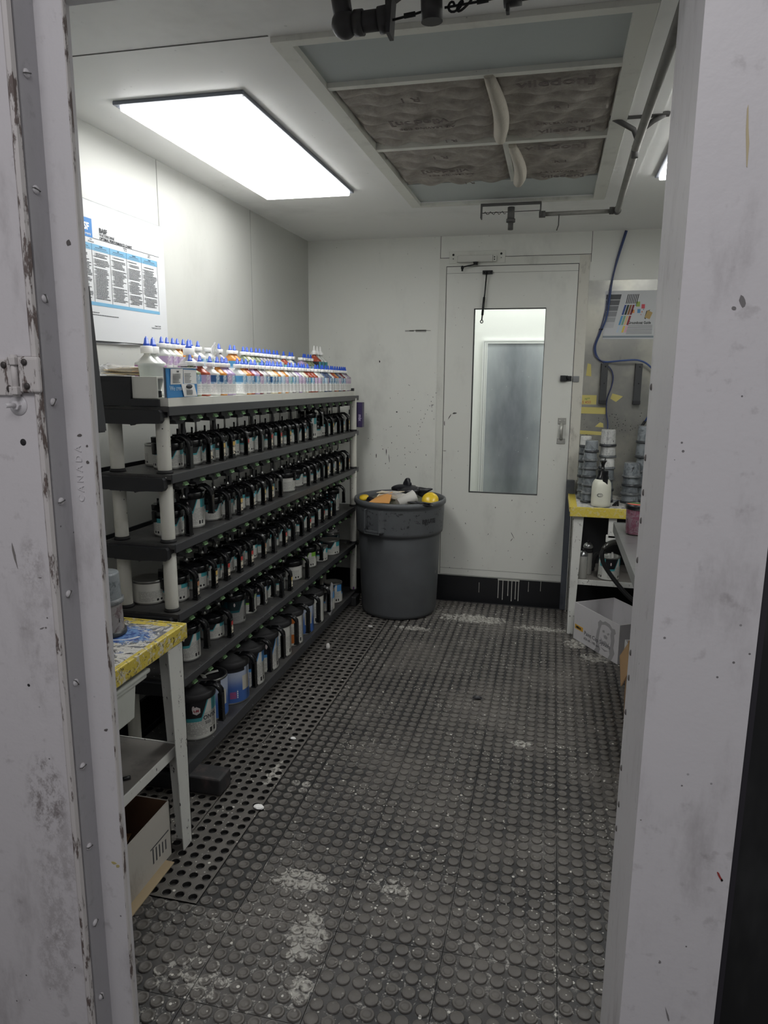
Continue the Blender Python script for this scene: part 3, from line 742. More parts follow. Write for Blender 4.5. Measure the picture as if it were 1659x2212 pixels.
DUSTY = grimy('grimy_grey_shelf', (122,118,114), (48,44,44), .55, .8, .7, scale=10)
bm = bm_new(); rbox(bm, -1.6, -1.122, 1.29, 1.90, .335, .352, .003); s = finish(rel(bm, lt), 'lower_shelf', DUSTY, lt)
bm = bm_new(); rbox(bm, -1.122, -1.117, 1.29, 1.90, .322, .355, .002); rbox(bm, -1.6, -1.122, 1.898, 1.903, .322, .355, .002)
finish(rel(bm, lt), 'shelf_lip', WT, s)
bm = bm_new(); rbox(bm, -1.6, -1.1, 1.895, 1.9, TT-.06, TT-.012, .002); finish(rel(bm, lt), 'apron', WT, lt)
bn = empty('storage_bin', (-1.30, 1.53, .533)); tag(bn, 'pale grey plastic bin with rolled rim hung under the paint-covered left table', 'bin')
PB = grimy('pale_grey_plastic', (196,199,192), (150,150,120), .45, .3, .3, scale=12, usepos=False)
bm = bm_new(); o0 = Vector(bn.location)
hexa(bm, [(-.15,-.17,0),(.166,-.17,0),(.166,.175,0),(-.15,.175,0),(-.16,-.18,.12),(.172,-.18,.12),(.172,.185,.12),(-.16,.185,.12)])
bmesh.ops.bevel(bm, geom=[e for e in bm.edges], offset=.012, segments=3, affect='EDGES'); finish(bm, 'tub', PB, bn)
bm = bm_new(); rbox(bm, -.17, .180, -.19, .222, .112, .128, .006); rbox(bm, -.17, .188, -.19, .228, .128, .141, .005); finish(bm, 'rim', PB, bn)
ps = empty('paint_stick', (-1.22, 1.64, .3525)); tag(ps, 'thin dark brush lying on the lower shelf of the left table', 'brush')
bm = bm_new(); tube(bm, [(-.11,-.10,.004),(.05,.03,.005)], .0032, 8); tube(bm, [(.046,.026,.006),(.068,.044,.006)], .0058, 10); finish(bm, 'stick', BLACKP, ps)
# open cardboard box with wooden sticks on the floor
cb = empty('cardboard_box', (-1.27, 1.64, 0)); tag(cb, 'white-printed open cardboard box of wooden sticks under the left table', 'box')
CBW = grimy('white_printed_card', (188,184,176), (118,100,80), .7, .55, .4, scale=10, usepos=False)
CBI = flat('brown_card_inside', (104,78,58), .85)
H = .19; W_, D_ = .145, .2
bm = bm_new()
for b in ((-W_,-W_+.004,-D_,D_),(W_-.004,W_,-D_,D_),(-W_,W_,-D_,-D_+.004),(-W_,W_,D_-.004,D_)): box(bm, b[0],b[1],b[2],b[3],.001,H)
finish(bm, 'wall_panel', CBW, cb)
bm = bm_new()
for b in ((-W_+.004,-W_+.005,-D_+.004,D_-.004),(W_-.005,W_-.004,-D_+.004,D_-.004),(-W_+.004,W_-.004,-D_+.004,-D_+.005),(-W_+.004,W_-.004,D_-.005,D_-.004)): box(bm, b[0],b[1],b[2],b[3],.003,H-.001)
box(bm, -W_+.004, W_-.004, -D_+.004, D_-.004, .001, .004); finish(bm, 'lining', CBI, cb)
bm = bm_new(); hexa(bm, [(W_,-.19,.0),(W_+.03,-.19,-.0),(W_+.03,.16,.0),(W_,.16,.0),(W_,-.19,.004),(W_+.03,-.19,.003),(W_+.03,.16,.003),(W_,.16,.004)]); finish(bm, 'crushed_flap', flat('tan_card_edge', (176,158,128), .8), cb)
bm = bm_new()
for i in range(5): box(bm, W_, W_+.0006, .09+.018*i, .096+.018*i, .04, .09-.004*i)
box(bm, W_, W_+.0006, .08, .185, .092, .096); finish(bm, 'printed_arrows', GREY, cb)
WOOD = M('pale_wood', lin(170,128,84), .6); p = WOOD.obj(); WOOD.col(WOOD.mix(WOOD.noise(WOOD.scale(p, 1, 12, 12), 14, 3), lin(186,146,98), lin(140,98,58))); WOODM = WOOD.m
stk = one('mixing_stick', WOODM, None, lambda bm: rbox(bm, -.11, .11, -.0125, .0125, -.0015, .0015, .0008))
for i in range(22):
    o = stk if i == 0 else dup(stk)
    o.location = (-1.27+rr.uniform(-.03,.03), 1.56+rr.uniform(-.08,.16), .012+.0042*i); a = rr.uniform(-.35,.35)+pi/2
    o.rotation_euler = (0, 0, a)
    tag(o, 'flat wooden mixing stick in the open box under the left table', 'mixing stick', 'mixing sticks in the open box under the left table')
# ================================================================= mixing bank shelving
RX0, RX1, RY0, RY1 = -1.525, -1.238, 2.15, 4.535
SLOPE = -.0132
def SZ(z, y): return z + SLOPE*(y-RY0)
SHZ = [1.412, 1.185, .943, .692, .444]
S6 = .112
rk = empty('mixing_rack', (-1.38, 3.34, 0)); tag(rk, 'long black six-tier paint mixing rack with white posts along the left wall', 'shelving')
RO = Vector(rk.location)
SHM = M('dusty_black_shelf', lin(62,62,64), .5); p = SHM.pos(); x, y, z = SHM.sep(p)
c = SHM.mix(SHM.noise(p, 9, 5, .7).step(.35,.75)*.6, lin(58,58,60), lin(104,102,98))
c = SHM.mix(SHM.vor(p, 34).lt(.08)*SHM.noise(p, 4, 2).step(.45,.55), c, lin(210,208,202)); SHM.col(c); SHM = SHM.m
CAPM = flat('matte_black_plastic', (33,34,38), .55)
EDGE = M('satin_black_lip', lin(60,61,64), .38); p = EDGE.pos(); EDGE.col(EDGE.mix(EDGE.vor(p, 30).lt(.07)*EDGE.noise(p, 3, 2).step(.5,.56), lin(60,61,64), lin(215,213,208))); EDGE = EDGE.m
POST = M('scuffed_white_post', lin(206,205,196), .5); p = POST.pos(); x, y, z = POST.sep(p)
c = POST.mix(POST.noise(p, 14, 4).step(.55,.8)*.4, lin(208,207,198), lin(150,148,138)); c = POST.mix(POST.vor(p, 40).lt(.1)*POST.noise(p, 6, 2).step(.45,.55), c, lin(48,44,46))
c = POST.mix(POST.vor(POST.scale(p,1,1,.4), 13).lt(.07), c, lin(120,64,140)); POST.col(c); POST = POST.m
COMB = M('dusty_green_comb', lin(104,138,96), .7).m
ROD = flat('steel_rod', (150,150,148), .3, .85)
def slab(bm, x0, x1, y0, y1, z0, z1, zb):
    """box following the rack's slight fall; zb: base height"""
    d0, d1 = SLOPE*(y0-RY0), SLOPE*(y1-RY0)
    return [(x0,y0,z0+d0),(x1,y0,z0+d0),(x1,y1,z0+d1),(x0,y1,z0+d1),(x0,y0,z1+d0),(x1,y0,z1+d0),(x1,y1,z1+d1),(x0,y1,z1+d1)]
def off(pts, o=RO): return [tuple(Vector(p)-o) for p in pts]
NDRV = 18; drv_y = [2.252+.1245*i for i in range(NDRV)]
# prototypes for the stirrer drives hung under each shelf (origin at the underside of the shelf front)
def drive_mesh(fork=True):
    bm = bm_new()
    prism(bm, [(-.052,0),(.056,0),(.056,-.012),(.035,-.034),(.018,-.046),(-.024,-.046),(-.03,-.03),(-.052,-.022)], 'x', -.10, -.012)
    for v in bm.verts: v.co.z *= .74
    if not fork: return bm
    # black fork tapering down behind the rod
    prism(bm, [(.020,-.03),(.042,-.03),(.040,-.052),(.046,-.075),(.043,-.098),(.022,-.098),(.019,-.075),(.024,-.052)], 'x', -.095, -.083)
    return bm
def comb_mesh():
    bm = bm_new(); hexa(bm, [(-.004,-.018,-.020),(.007,-.018,-.020),(.007,.010,-.020),(-.004,.010,-.020),(-.004,-.018,-.016),(.005,-.018,-.017),(.005,.010,-.017),(-.004,.010,-.016)])
    for i in range(6):
        y = -.018+.0048*i; hexa(bm, [(.002,y,-.017),(.006,y,-.017),(.006,y+.0026,-.017),(.002,y+.0026,-.017),(.0,y-.005,-.008),(.003,y-.005,-.008),(.003,y-.0035,-.008),(.0,y-.0035,-.008)])
    return bm
def rod_mesh():
    bm = bm_new(); tube(bm, [(-.085,.0,-.02),(-.085,.0,-.084)], .0042, 8); lathe(bm, [(.011,-.092),(.010,-.086),(.006,-.080),(.0042,-.076)], 10, -.085, 0, 0); return bm
pd_ = pc_ = pr_ = None
def lbl(s): return s
for k, z in enumerate(SHZ+[S6]):
    sh = bm_new(); hexa(sh, off(slab(None, RX0+.02, RX1-.002, RY0, RY1, z-.016, z, z)))
    s = finish(sh, 'shelf_board', SHM, rk)
    bm = bm_new(); hexa(bm, off(slab(None, RX1-.004, RX1+.002, RY0+.002, RY1+.004, z-.029 if k < 5 else z-.044, z+.0015, z)))
    bmesh.ops.bevel(bm, geom=bm.edges[:], offset=.0012, segments=1, affect='EDGES'); finish(bm, 'front_lip', EDGE, s)
    bm = bm_new(); hexa(bm, off(slab(None, RX0, RX0+.006, RY0-.01, RY1-.02, z-.004, z+.012, z))); finish(bm, 'rear_lip', CAPM, s)
    if k < 5:
        bm = bm_new(); b = bmesh.new(); zz = z
        prism(b, [(-1.493,z-.009),(-1.262,z-.009),(-1.256,z-.016),(-1.256,z-.044),(-1.264,z-.054),(-1.32,z-.055),(-1.36,z-.058),(-1.366,z-.062),(-1.37,z-.058),(-1.46,z-.057),(-1.463,z-.055),(-1.488,z-.055),(-1.493,z-.05)], 'y', RY0-.022, RY0+.004)
        bmesh.ops.translate(b, verts=b.verts, vec=-RO); merge(bm, b); finish(bm, 'end_cover', CAPM, s)
        bm = bm_new(); hexa(bm, off(slab(None, -1.48, -1.262, RY0+.004, RY1-.05, z-.036, z-.016, z))); finish(bm, 'gear_channel', CAPM, s)
        for i, y in enumerate(drv_y):
            org = Vector((RX1-.004, y, SZ(z-.026, y)))-RO
            if pd_ is None:
                pd_ = finish(drive_mesh(), 'drive_head', CAPM, s); pc_ = finish(comb_mesh(), 'drive_comb', COMB, s); pr_ = finish(rod_mesh(), 'stirrer_rod', ROD, s)
                a, b_, c_ = pd_, pc_, pr_; pd2 = drive_mesh(False); me2 = bpy.data.meshes.new('drive_head'); bmesh.ops.recalc_face_normals(pd2, faces=pd2.faces); pd2.to_mesh(me2); pd2.free(); me2.materials.append(CAPM)
            else:
                a, b_, c_ = pd_.copy(), pc_.copy(), pr_.copy()
                for q in (a, b_, c_): COL.objects.link(q); q.parent = s
                if (i*5+k*3) % 7 in (0,3,4,6): a.data = me2
            for q in (a, b_, c_): q.location = org
zs = [S6]+SHZ[::-1]
for (px, py, r) in ((-1.285, 2.19, .0235), (-1.467, 2.19, .0235), (-1.255, 4.47, .022), (-1.47, 4.47, .022)):
    for a, b in zip(zs, zs[1:]):
        z0 = SZ(a, py)+.0; z1 = SZ(b, py)-.016
        bm = bm_new(); lathe(bm, [(r*1.02, z0),(r, z0+.02),(r, z1)], 24, px, py, 0)
        bmesh.ops.translate(bm, verts=bm.verts, vec=-RO); po = finish(bm, 'post', POST, rk)
        bm = bm_new(); lathe(bm, [(r*1.2, z0),(r*1.16, z0+.006),(r*1.04, z0+.012)], 20, px, py, 0)
        bmesh.ops.translate(bm, verts=bm.verts, vec=-RO); finish(bm, 'post_collar', BLACKR, po)
for y0, xe in ((2.16, -1.112), (4.36, -1.205)):
    bm = bm_new(); rbox(bm, -1.52, xe, y0, y0+.095, .0, .068, .01, 3); bmesh.ops.translate(bm, verts=bm.verts, vec=-RO); finish(bm, 'foot', grimy('grubby_black_foot', (48,48,50), (110,92,88), .5, .7, .6, scale=14), rk)
for y0 in (2.2, 4.40):
    bm = bm_new(); rbox(bm, -1.50, -1.26, y0, y0+.03, .06, S6-.03, .003); bmesh.ops.translate(bm, verts=bm.verts, vec=-RO); finish(bm, 'foot_bracket', CAPM, rk)

# ================================================================= cans and mixing lids
def label_mat(name, accent, top=(28,29,33), style='diag', base=(208,208,202)):
    """printed wrap-around label; object coords, z up, label height in uv v 0..1"""
    m = M(name, lin(*base), .38); uv = m.uv(); u, v, _ = m.sep(uv)
    W_, T_ = lin(*base), lin(*top)
    c = None
    # fine text lines
    row = (v*26).fract().lt(.45); wn = m.noise(m.vec(u*60, (v*26).floor()*3.1, 0), 1.4, 1).gt(.42)
    txt = row*wn*(u*3.0).fract().band(.1,.86)*v.band(.08,.62)
    c = m.mix(txt*.55, W_, lin(70,70,72))
    bar = (u*150).sin().gt(-.2)*(u*3.0).fract().band(.62,.86)*v.band(.07,.19)
    c = m.mix(((u*3.0).fract().band(.58,.9)*v.band(.05,.22)).clamp(), c, W_); c = m.mix(bar, c, lin(30,30,32))
    if style == 'diag':
        k = ((u*3.0).fract()-.42)
        edge = (k*2.6).max(0)+.52        # boundary height of the black top field
        blk = v.gt(edge); ac = v.gt(edge-.09)*(1-blk)
        right = k.gt(.28)*v.gt(.62); 
        c = m.mix(ac, c, lin(*accent)); c = m.mix(blk, c, T_)
        c = m.mix(right*(1-blk), c, lin(*accent))
        lg = ((u*3.0).fract()-.25)*1.5; lv = v-.76
        d = (lg*lg*2.6+lv*lv).lt(.006); c = m.mix(d, c, lin(206,196,196))
    elif style == 'full':       # solid colour lower half fading upwards, white boxes
        c = m.mix(v.lt(.62), W_, lin(*accent)); fade = v.step(.35,.8); c = m.mix(fade, lin(*accent), lin(176,186,206))
        c = m.mix(v.gt(.84)*(u*3.0).fract().band(.2,.7), c, T_)
        c = m.mix(((u*3.0).fract().band(.28,.44)*v.band(.12,.3)*(v*18).fract().lt(.8)), c, lin(176,80,120))
        c = m.mix(((u*3.0).fract().band(.46,.49)*v.band(.12,.34)*(v*18).fract().lt(.7)), c, lin(230,230,230))
        c = m.mix((u*3.0).fract().band(.62,.9)*v.band(.3,.7), c, lin(200,196,182))
    elif style == 'orange':
        c = m.mix((u*3.0).fract().band(.3,.62)*(v.band(.06,.36)+v.band(.72,1.0)), c, lin(*accent))
    elif style == 'plain': pass
    m.col(c); return m.m
TEAL, BLU, GRN, ORA = (70,158,166), (78,146,208), (128,186,70), (186,106,46)
LAB = {'teal': label_mat('teal_black_white_label', TEAL), 'blue': label_mat('blue_black_white_label', BLU), 'green': label_mat('green_black_white_label', GRN),
       'orange': label_mat('orange_white_label', ORA, style='orange'), 'cobalt': label_mat('cobalt_blue_label', (66,104,172), style='full'),
       'dark': label_mat('dark_green_label', (24,84,92), top=(22,40,44), base=(150,150,148)), 'plain': label_mat('plain_white_label', TEAL, style='plain')}
TIN = M('tin_metal', lin(158,158,156), .32, .8).m
GLP = M('glossy_black_plastic', lin(22,23,25), .16); p = GLP.obj(); 
GLP.col(GLP.mix(GLP.vor(p, 70).lt(.1)*GLP.noise(p, 14, 2).step(.5,.6), lin(22,23,25), lin(150,150,150))); GLP.rough(GLP.noise(p, 30, 3)*.35+.05); GLP = GLP.m
MATB = flat('dusty_black_dome', (52,52,54), .6)
def shell(bm, R, z0, z1, seg=48, mi=0):
    uvl = bm.loops.layers.uv.verify(); A = []
    for i in range(seg): a = 2*pi*i/seg; A.append((bm.verts.new((R*cos(a), R*sin(a), z0)), bm.verts.new((R*cos(a), R*sin(a), z1))))
    for i in range(seg):
        a, b = A[i], A[(i+1) % seg]; f = bm.faces.new((a[0], b[0], b[1], a[1])); f.smooth = True; f.material_index = mi
        for l, (uu, vv) in zip(f.loops, ((i/seg,0),((i+1)/seg,0),((i+1)/seg,1),(i/seg,1))): l[uvl].uv = (uu, vv)
def tin_body(bm, R, H):
    lathe(bm, [(R*.97,0),(R*1.0,.001),(R*1.0,.005),(R*.985,.007),(R*.985,H-.007),(R*1.0,H-.005),(R*1.01,H-.002),(R*1.0,H),(R*.95,H),(R*.94,H-.006),(0,H-.006)], 48, cap=False)
    f = bm.faces.new([v for v in bm.verts if abs(v.co.z) < 1e-6]); 
def handle_bm(Rc, H, drop, w=.024, reach=.031):
    """curved grip: leaves the collar top, bends out and runs down"""
    bm = bm_new(); x0 = Rc*.45; xo = Rc+reach; zt = H+.020
    path = [(x0, zt-.004), (Rc*.8, zt+.004), (Rc+.004, zt+.005), (xo-.012, zt-.003), (xo-.001, zt-.016), (xo, zt-.028), (xo, drop)]
    w2 = w/2; t = .0028; d = .012
    sweep(bm, path[::-1], [(0,-w2),(0,w2),(-d,w2),(-d,w2-t),(-t*0-.004,w2-t),(-.004,-w2+t),(-d,-w2+t),(-d,-w2)], 0)
    # solid grip
    b = bmesh.new(); rbox(b, xo-.006, xo+.013, -w2, w2, drop, zt-.026, .003); merge(bm, b)
    b = bmesh.new(); rbox(b, xo-.008, xo+.015, -w2-.0015, w2+.0015, drop-.001, drop+.006, .002); merge(bm, b)
    return bm, xo, zt
def mixing_can(name, R, H, lab, mata, hdrop, dome=False, sticker=None, spin=0.):
    r = empty(name)
    b1 = one('tin_body', TIN, r, lambda bm: tin_body(bm, R, H))
    bm = bm_new(); shell(bm, R+.0006, .008, H-.009); finish(bm, 'paper_label', LAB[mata], r, rot=(0,0,spin))
    bm = bm_new(); c = H-.020
    lathe(bm, [(R+.001,c),(R+.004,c+.001),(R+.0045,H+.004),(R+.001,H+.008),(R*.86,H+.009),(R*.8,H+.013),(R*.55,H+.016 if not dome else H+.026),(R*.2,H+.017 if not dome else H+.032),(0,H+.017 if not dome else H+.032)], 40, cap=False)
    # pouring spout and clamp lugs, seen from the front end
    for a in (-2.0, .95, 2.5):
        b = bmesh.new(); rbox(b, R-.002, R+.011, -.008, .008, H-.034, H+.006, .003); merge(bm, b, 0, Matrix.Rotation(a, 4, 'Z'))
    b = bmesh.new(); prism(b, [(-.014,0),(.014,0),(.020,.024),(-.020,.024)], 'x', -.005, .014); merge(bm, b, 0, Matrix.Rotation(-2.75, 4, 'Z') @ Matrix.Translation((R*.78, 0, H+.002)))
    # stirring coupling
    lathe(bm, [(.012,H+.016),(.011,H+.027),(.006,H+.030),(0,H+.030)], 14, -R*.1, R*.05, 0)
    for a in range(3):
        b = bmesh.new(); rbox(b, -.024, .024, -.003, .003, H+.021, H+.026, .001); merge(bm, b, 0, Matrix.Translation((-R*.1, R*.05, 0)) @ Matrix.Rotation(a*pi/3, 4, 'Z'))
    lathe(bm, [(.0045,H+.012),(.004,H+.046),(0,H+.047)], 10, -R*.62, -R*.25, 0)
    finish(bm, 'pouring_lid', GLP if not dome else MATB, r)
    hb, xo, zt = handle_bm(R, H, hdrop, .024 if not dome else .026, .028 if not dome else .030); h = finish(hb, 'handle', GLP, r)
    if sticker:
        bm = bm_new(); box(bm, xo+.013, xo+.0138, -.008, .008, hdrop+.018, zt-.036)
        cm = M('grip_sticker', lin(214,206,186), .6); q = cm.obj(); ax, ay, az = cm.sep(q)
        cm.col(cm.mix(az.gt(zt-.052), cm.mix((az*260).sin().gt(.1)*cm.noise(q, 180, 1).gt(.5), lin(214,206,186), lin(90,84,76)), lin(*sticker)))
        finish(bm, 'grip_sticker', cm.m, h)
    bm = bm_new(); b = bmesh.new(); xx = R*.15
    prism(b, [(xx-.02,H+.016),(xx,H+.024),(xx+.02,H+.032),(xx+.042,H+.0335),(xx+.044,H+.031),(xx+.02,H+.028),(xx,H+.018)], 'y', -.011, .011); 
    bmesh.ops.bevel(b, geom=[e for e in b.edges], offset=.0018, segments=2, affect='EDGES'); merge(bm, b); finish(bm, 'thumb_lever', GLP, r)
    return r
def plain_tin(name, R, H, mata, spin=0., lidc=None):
    r = empty(name); one('tin_body', TIN, r, lambda bm: tin_body(bm, R, H))
    bm = bm_new(); shell(bm, R+.0006, .008, H-.009); finish(bm, 'paper_label', LAB[mata], r, rot=(0,0,spin))
    bm = bm_new(); lathe(bm, [(R*.92,H-.005),(R*.93,H-.001),(R*.84,H-.001),(R*.8,H-.004),(0,H-.004)], 40, cap=False); finish(bm, 'press_lid', lidc or flat('dull_tin_lid', (128,127,122), .5, .5), r)
    return r
PI3 = 2*pi/3
protoC = {}
def proto(key, fn):
    if key not in protoC: protoC[key] = [fn(), False]
    return protoC[key]
def place(key, fn, loc, rz, label, cat, group, spin=None):
    pr = proto(key, fn)
    if not pr[1]: pr[1] = True; o = pr[0]; o.location = loc; o.rotation_euler = (0,0,rz)
    else: o = dup(pr[0], loc, (0,0,rz))
    tag(o, label, cat, group)
    if spin is not None:
        for c in o.children:
            if c.name.startswith('paper_label'): c.rotation_euler = (0,0,spin)
    return o
stk_c = {'red': (188,60,56), 'tan': (176,120,84), 'yellow': (206,172,92), 'blue': (120,170,190), None: None}
def small(key_s): return lambda: mixing_can('mixing_can', .0525, .088, None, 'teal', .004, False, stk_c[key_s], 0)
hy2 = [2.33,2.474,2.602,2.691,2.80,2.964,3.09,3.213,3.326,3.441,3.554,3.66,3.966,4.057,4.163,4.324,4.452]
hy3 = [2.306,2.634,2.735,2.844,2.969,3.06,3.206,3.604,3.721,3.837,3.955,4.052,4.149,4.25,4.365]
hy4 = [2.319,2.483,2.608,2.733,2.845,2.975,3.106,3.241,3.366,3.485,3.609,3.723,3.855,3.981,4.087]
names = {1: 'the tier under the bottles', 2: 'the third tier', 3: 'the fourth tier'}
look = {'red': 'red-topped grip sticker', 'tan': 'tan grip sticker', 'yellow': 'yellow grip sticker', 'blue': 'pale blue grip sticker', None: 'plain black grip'}
seq = {1: [None,'blue','yellow','yellow','red',None,'red','red','yellow',None,'blue',None,None,'yellow',None,'blue','yellow'],
       2: [None,None,'yellow','blue','yellow','yellow',None,None,'blue',None,'yellow','blue','yellow',None,'tan'],
       3: ['tan','yellow','red','red','red','tan',None,'red',None,None,'red',None,'red','blue',None]}
def shelfrow(k, ys):
    z = SHZ[k]
    for i, y in enumerate(ys):
        s = seq[k][i % len(seq[k])]; rz = rr.uniform(-.10,.16); 
        nearby = y < 3.0
        cx = -1.3485 + rr.uniform(-.004,.004)
        place('small_'+str(s), small(s), (cx, y-.002, SZ(z, y)+.0005), rz,
              'small mixing can with %s, %s along %s' % (look[s], ORD[i], names[k]), 'paint can', 'small mixing cans in rows on the rack', spin=rr.uniform(-2.2,-1.2)+rr.choice((0,PI3,.5)))
# fix spacing so neighbours do not cut into each other
def spread(ys, d=.1115):
    ys = ys[:]
    for _ in range(60):
        for i in range(len(ys)-1):
            g = ys[i+1]-ys[i]
            if g < d: m_ = (d-g)/2; ys[i] -= m_; ys[i+1] += m_
        ys[0] = max(ys[0], 2.285); ys[-1] = min(ys[-1], 4.385)
    return ys
hy2a = spread(hy2[:12]); hy2b = spread([3.95,4.06,4.17,4.28,4.39])
shelfrow(1, [y for y in hy2a if y < 3.70]+[y for y in hy2b if y > 3.9])
shelfrow(2, spread([2.306])+[y for y in spread([2.62,2.735,2.86,2.975,3.09,3.206])]+spread([3.61,3.721,3.837,3.955,4.062,4.17,4.28,4.385]))
shelfrow(3, spread(hy4))
# larger cans
big1 = lambda: mixing_can('mixing_can', .053, .132, None, 'teal', .055, False, None, 0)
gal = lambda lab: (lambda: mixing_can('mixing_can', .083, .182, None, lab, .062, True, None, 0))
qt = lambda lab: (lambda: mixing_can('mixing_can', .066, .118, None, lab, .03, False, None, 0))
G1 = 'tall and wide mixing cans on the rack'
place('tall', big1, (-1.345, 2.463, SZ(.943,2.463)+.0005), .12, 'tall mixing can with teal diagonal label, second along the third rack tier', 'paint can', G1, -1.9)
place('silver', lambda: mixing_can('mixing_can', .060, .092, None, 'plain', .05, False, None, 0), (-1.335, 3.42, SZ(.943,3.42)+.0005), 1.9, 'wide white mixing can with its handle turned along the third rack tier', 'paint can', G1, -1.2)
place('tallb', lambda: mixing_can('mixing_can', .054, .135, None, 'teal', .07, False, None, 0), (-1.34, 3.82-.005, SZ(1.185,3.82)+.0005), .0, 'tall mixing can standing above its neighbours near the far end below the bottles', 'paint can', G1, -1.9)
place('tall', big1, (-1.345, 4.26, SZ(.692,4.26)+.0005), .1, 'tall paint-crusted mixing can at the far end of the fourth rack tier', 'paint can', G1, -1.7)
# fifth tier
z5 = .444
place('qt_teal', lambda: mixing_can('mixing_can', .055, .128, None, 'teal', .045, False, None, 0), (-1.335, 2.36, SZ(z5,2.36)+.0005), .1, 'tall teal-labelled mixing can behind the yellow table corner, fifth tier', 'paint can', G1, -1.8)
place('small_red', small('red'), (-1.3485, 2.60, SZ(z5,2.60)+.0005), .05, 'squat mixing can with red grip sticker, second from the near end of the fifth tier', 'paint can', G1, -1.9)
place('dark', lambda: mixing_can('mixing_can', .058, .125, None, 'dark', .05, False, None, 0), (-1.345, 2.80, SZ(z5,2.80)+.0005), .1, 'mixing can with dark green label, third from the near end of the fifth tier', 'paint can', G1, -1.6)
place('qt_green', lambda: mixing_can('mixing_can', .053, .112, None, 'green', .04, False, None, 0), (-1.345, 2.935, SZ(z5,2.935)+.0005), .1, 'white mixing can with green stripe, fourth from the near end of the fifth tier', 'paint can', G1, -1.4)
place('qt_blue', lambda: mixing_can('mixing_can', .053, .112, None, 'blue', .04, False, None, 0), (-1.345, 3.065, SZ(z5,3.065)+.0005), .1, 'white mixing can with blue stripe, fifth from the near end of the fifth tier', 'paint can', G1, -1.6)
place('small_None', small(None), (-1.3485, 3.19, SZ(z5,3.19)+.0005), .0, 'small mixing can with white label, sixth from the near end of the fifth tier', 'paint can', G1, -1.9)
place('small_yellow', small('yellow'), (-1.3485, 3.31, SZ(z5,3.31)+.0005), .0, 'small paint-stained mixing can, seventh from the near end of the fifth tier', 'paint can', G1, -1.2)
place('wideq', lambda: mixing_can('mixing_can', .062, .098, None, 'plain', .004, False, None, 0), (-1.345, 3.53, SZ(z5,3.53)+.0005), .05, 'wide white-labelled mixing can in the middle of the fifth tier', 'paint can', G1, -2.2)
place('qt_green', None, (-1.345, 3.80, SZ(z5,3.80)+.0005), .1, 'mixing can with green diagonal label towards the far end of the fifth tier', 'paint can', G1, -2.3)
G2 = 'tins without handles on the rack'
place('tin_teal', lambda: plain_tin('paint_tin', .053, .088, 'teal'), (-1.325, 3.95, SZ(z5,3.95)+.0005), 0, 'small teal-labelled tin beside the green-labelled mixing can, fifth tier', 'paint can', G2, -1.8)
place('tin_teal2', lambda: plain_tin('paint_tin', .062, .092, 'teal'), (-1.315, 4.13, SZ(z5,4.13)+.0005), 0, 'wide closed teal-labelled tin with dark drip, far end of the fifth tier', 'paint can', G2, -2.0)
place('tin_teal2', None, (-1.44, 4.03, SZ(z5,4.03)+.0005), 0, 'dusty closed tin behind the teal-labelled tins, fifth tier', 'paint can', G2, .3)
for i, dz in enumerate((0, .0935)):
    place('tin_dark', lambda: plain_tin('paint_tin', .06, .092, 'dark'), (-1.37, 4.32, SZ(z5,4.32)+.0005+dz), 0, ('lower dark tin of the two stacked at the far end of the fifth tier', 'upper dark tin of the two stacked at the far end of the fifth tier')[i], 'paint can', G2, .5)
place('tin_plain', lambda: plain_tin('paint_tin', .050, .082, 'plain'), (-1.43, 2.40, SZ(1.185,2.40)+.0005), 0, 'bare-lidded white tin at the back near end of the tier under the bottles', 'paint can', G2, -1.6)
place('tin_plain', None, (-1.42, 3.32, SZ(1.185,3.32)+.0005) if False else (-1.455, 3.75, SZ(1.185,3.75)+.0005), 0, 'white tin behind the tall can on the shelf below the bottles', 'paint can', G2, -1.6)
place('tin_big', lambda: plain_tin('paint_tin', .068, .092, 'plain'), (-1.405, 2.315-.045+.0, SZ(.692,2.28)+.0005), 0, 'wide white tin with warning diamond at the near end of the fourth rack tier', 'paint can', G2, -1.9) if False else None
place('tin_big', lambda: plain_tin('paint_tin', .060, .088, 'plain'), (-1.425, 2.275, SZ(.692,2.275)+.0005), 0, 'wide grey-white tin beside the rear post, near end of the fourth tier', 'paint can', G2, -1.9)
place('tin_plain', None, (-1.46, 2.56, SZ(.692,2.56)+.0005), 0, 'white tin at the back of the fourth tier behind its first cans', 'paint can', G2, -1.0)
place('tin_plain', None, (-1.455, 3.33, SZ(.943,3.33)+.0005), 0, 'open-topped white tin behind the wide can on the third rack tier', 'paint can', G2, -1.3)
place('tin_plain', None, (-1.46, 2.80, SZ(.943,2.80)+.0005), 0, 'white tin standing at the back of the third rack tier', 'paint can', G2, -1.3)
for y in (2.87, 3.0): place('tin_plain', None, (-1.46, y, SZ(.692,y)+.0005), 0, 'white tin at the back of the fourth tier, %s from the front of a pair' % ('first' if y < 2.9 else 'second'), 'paint can', G2, -1.3)
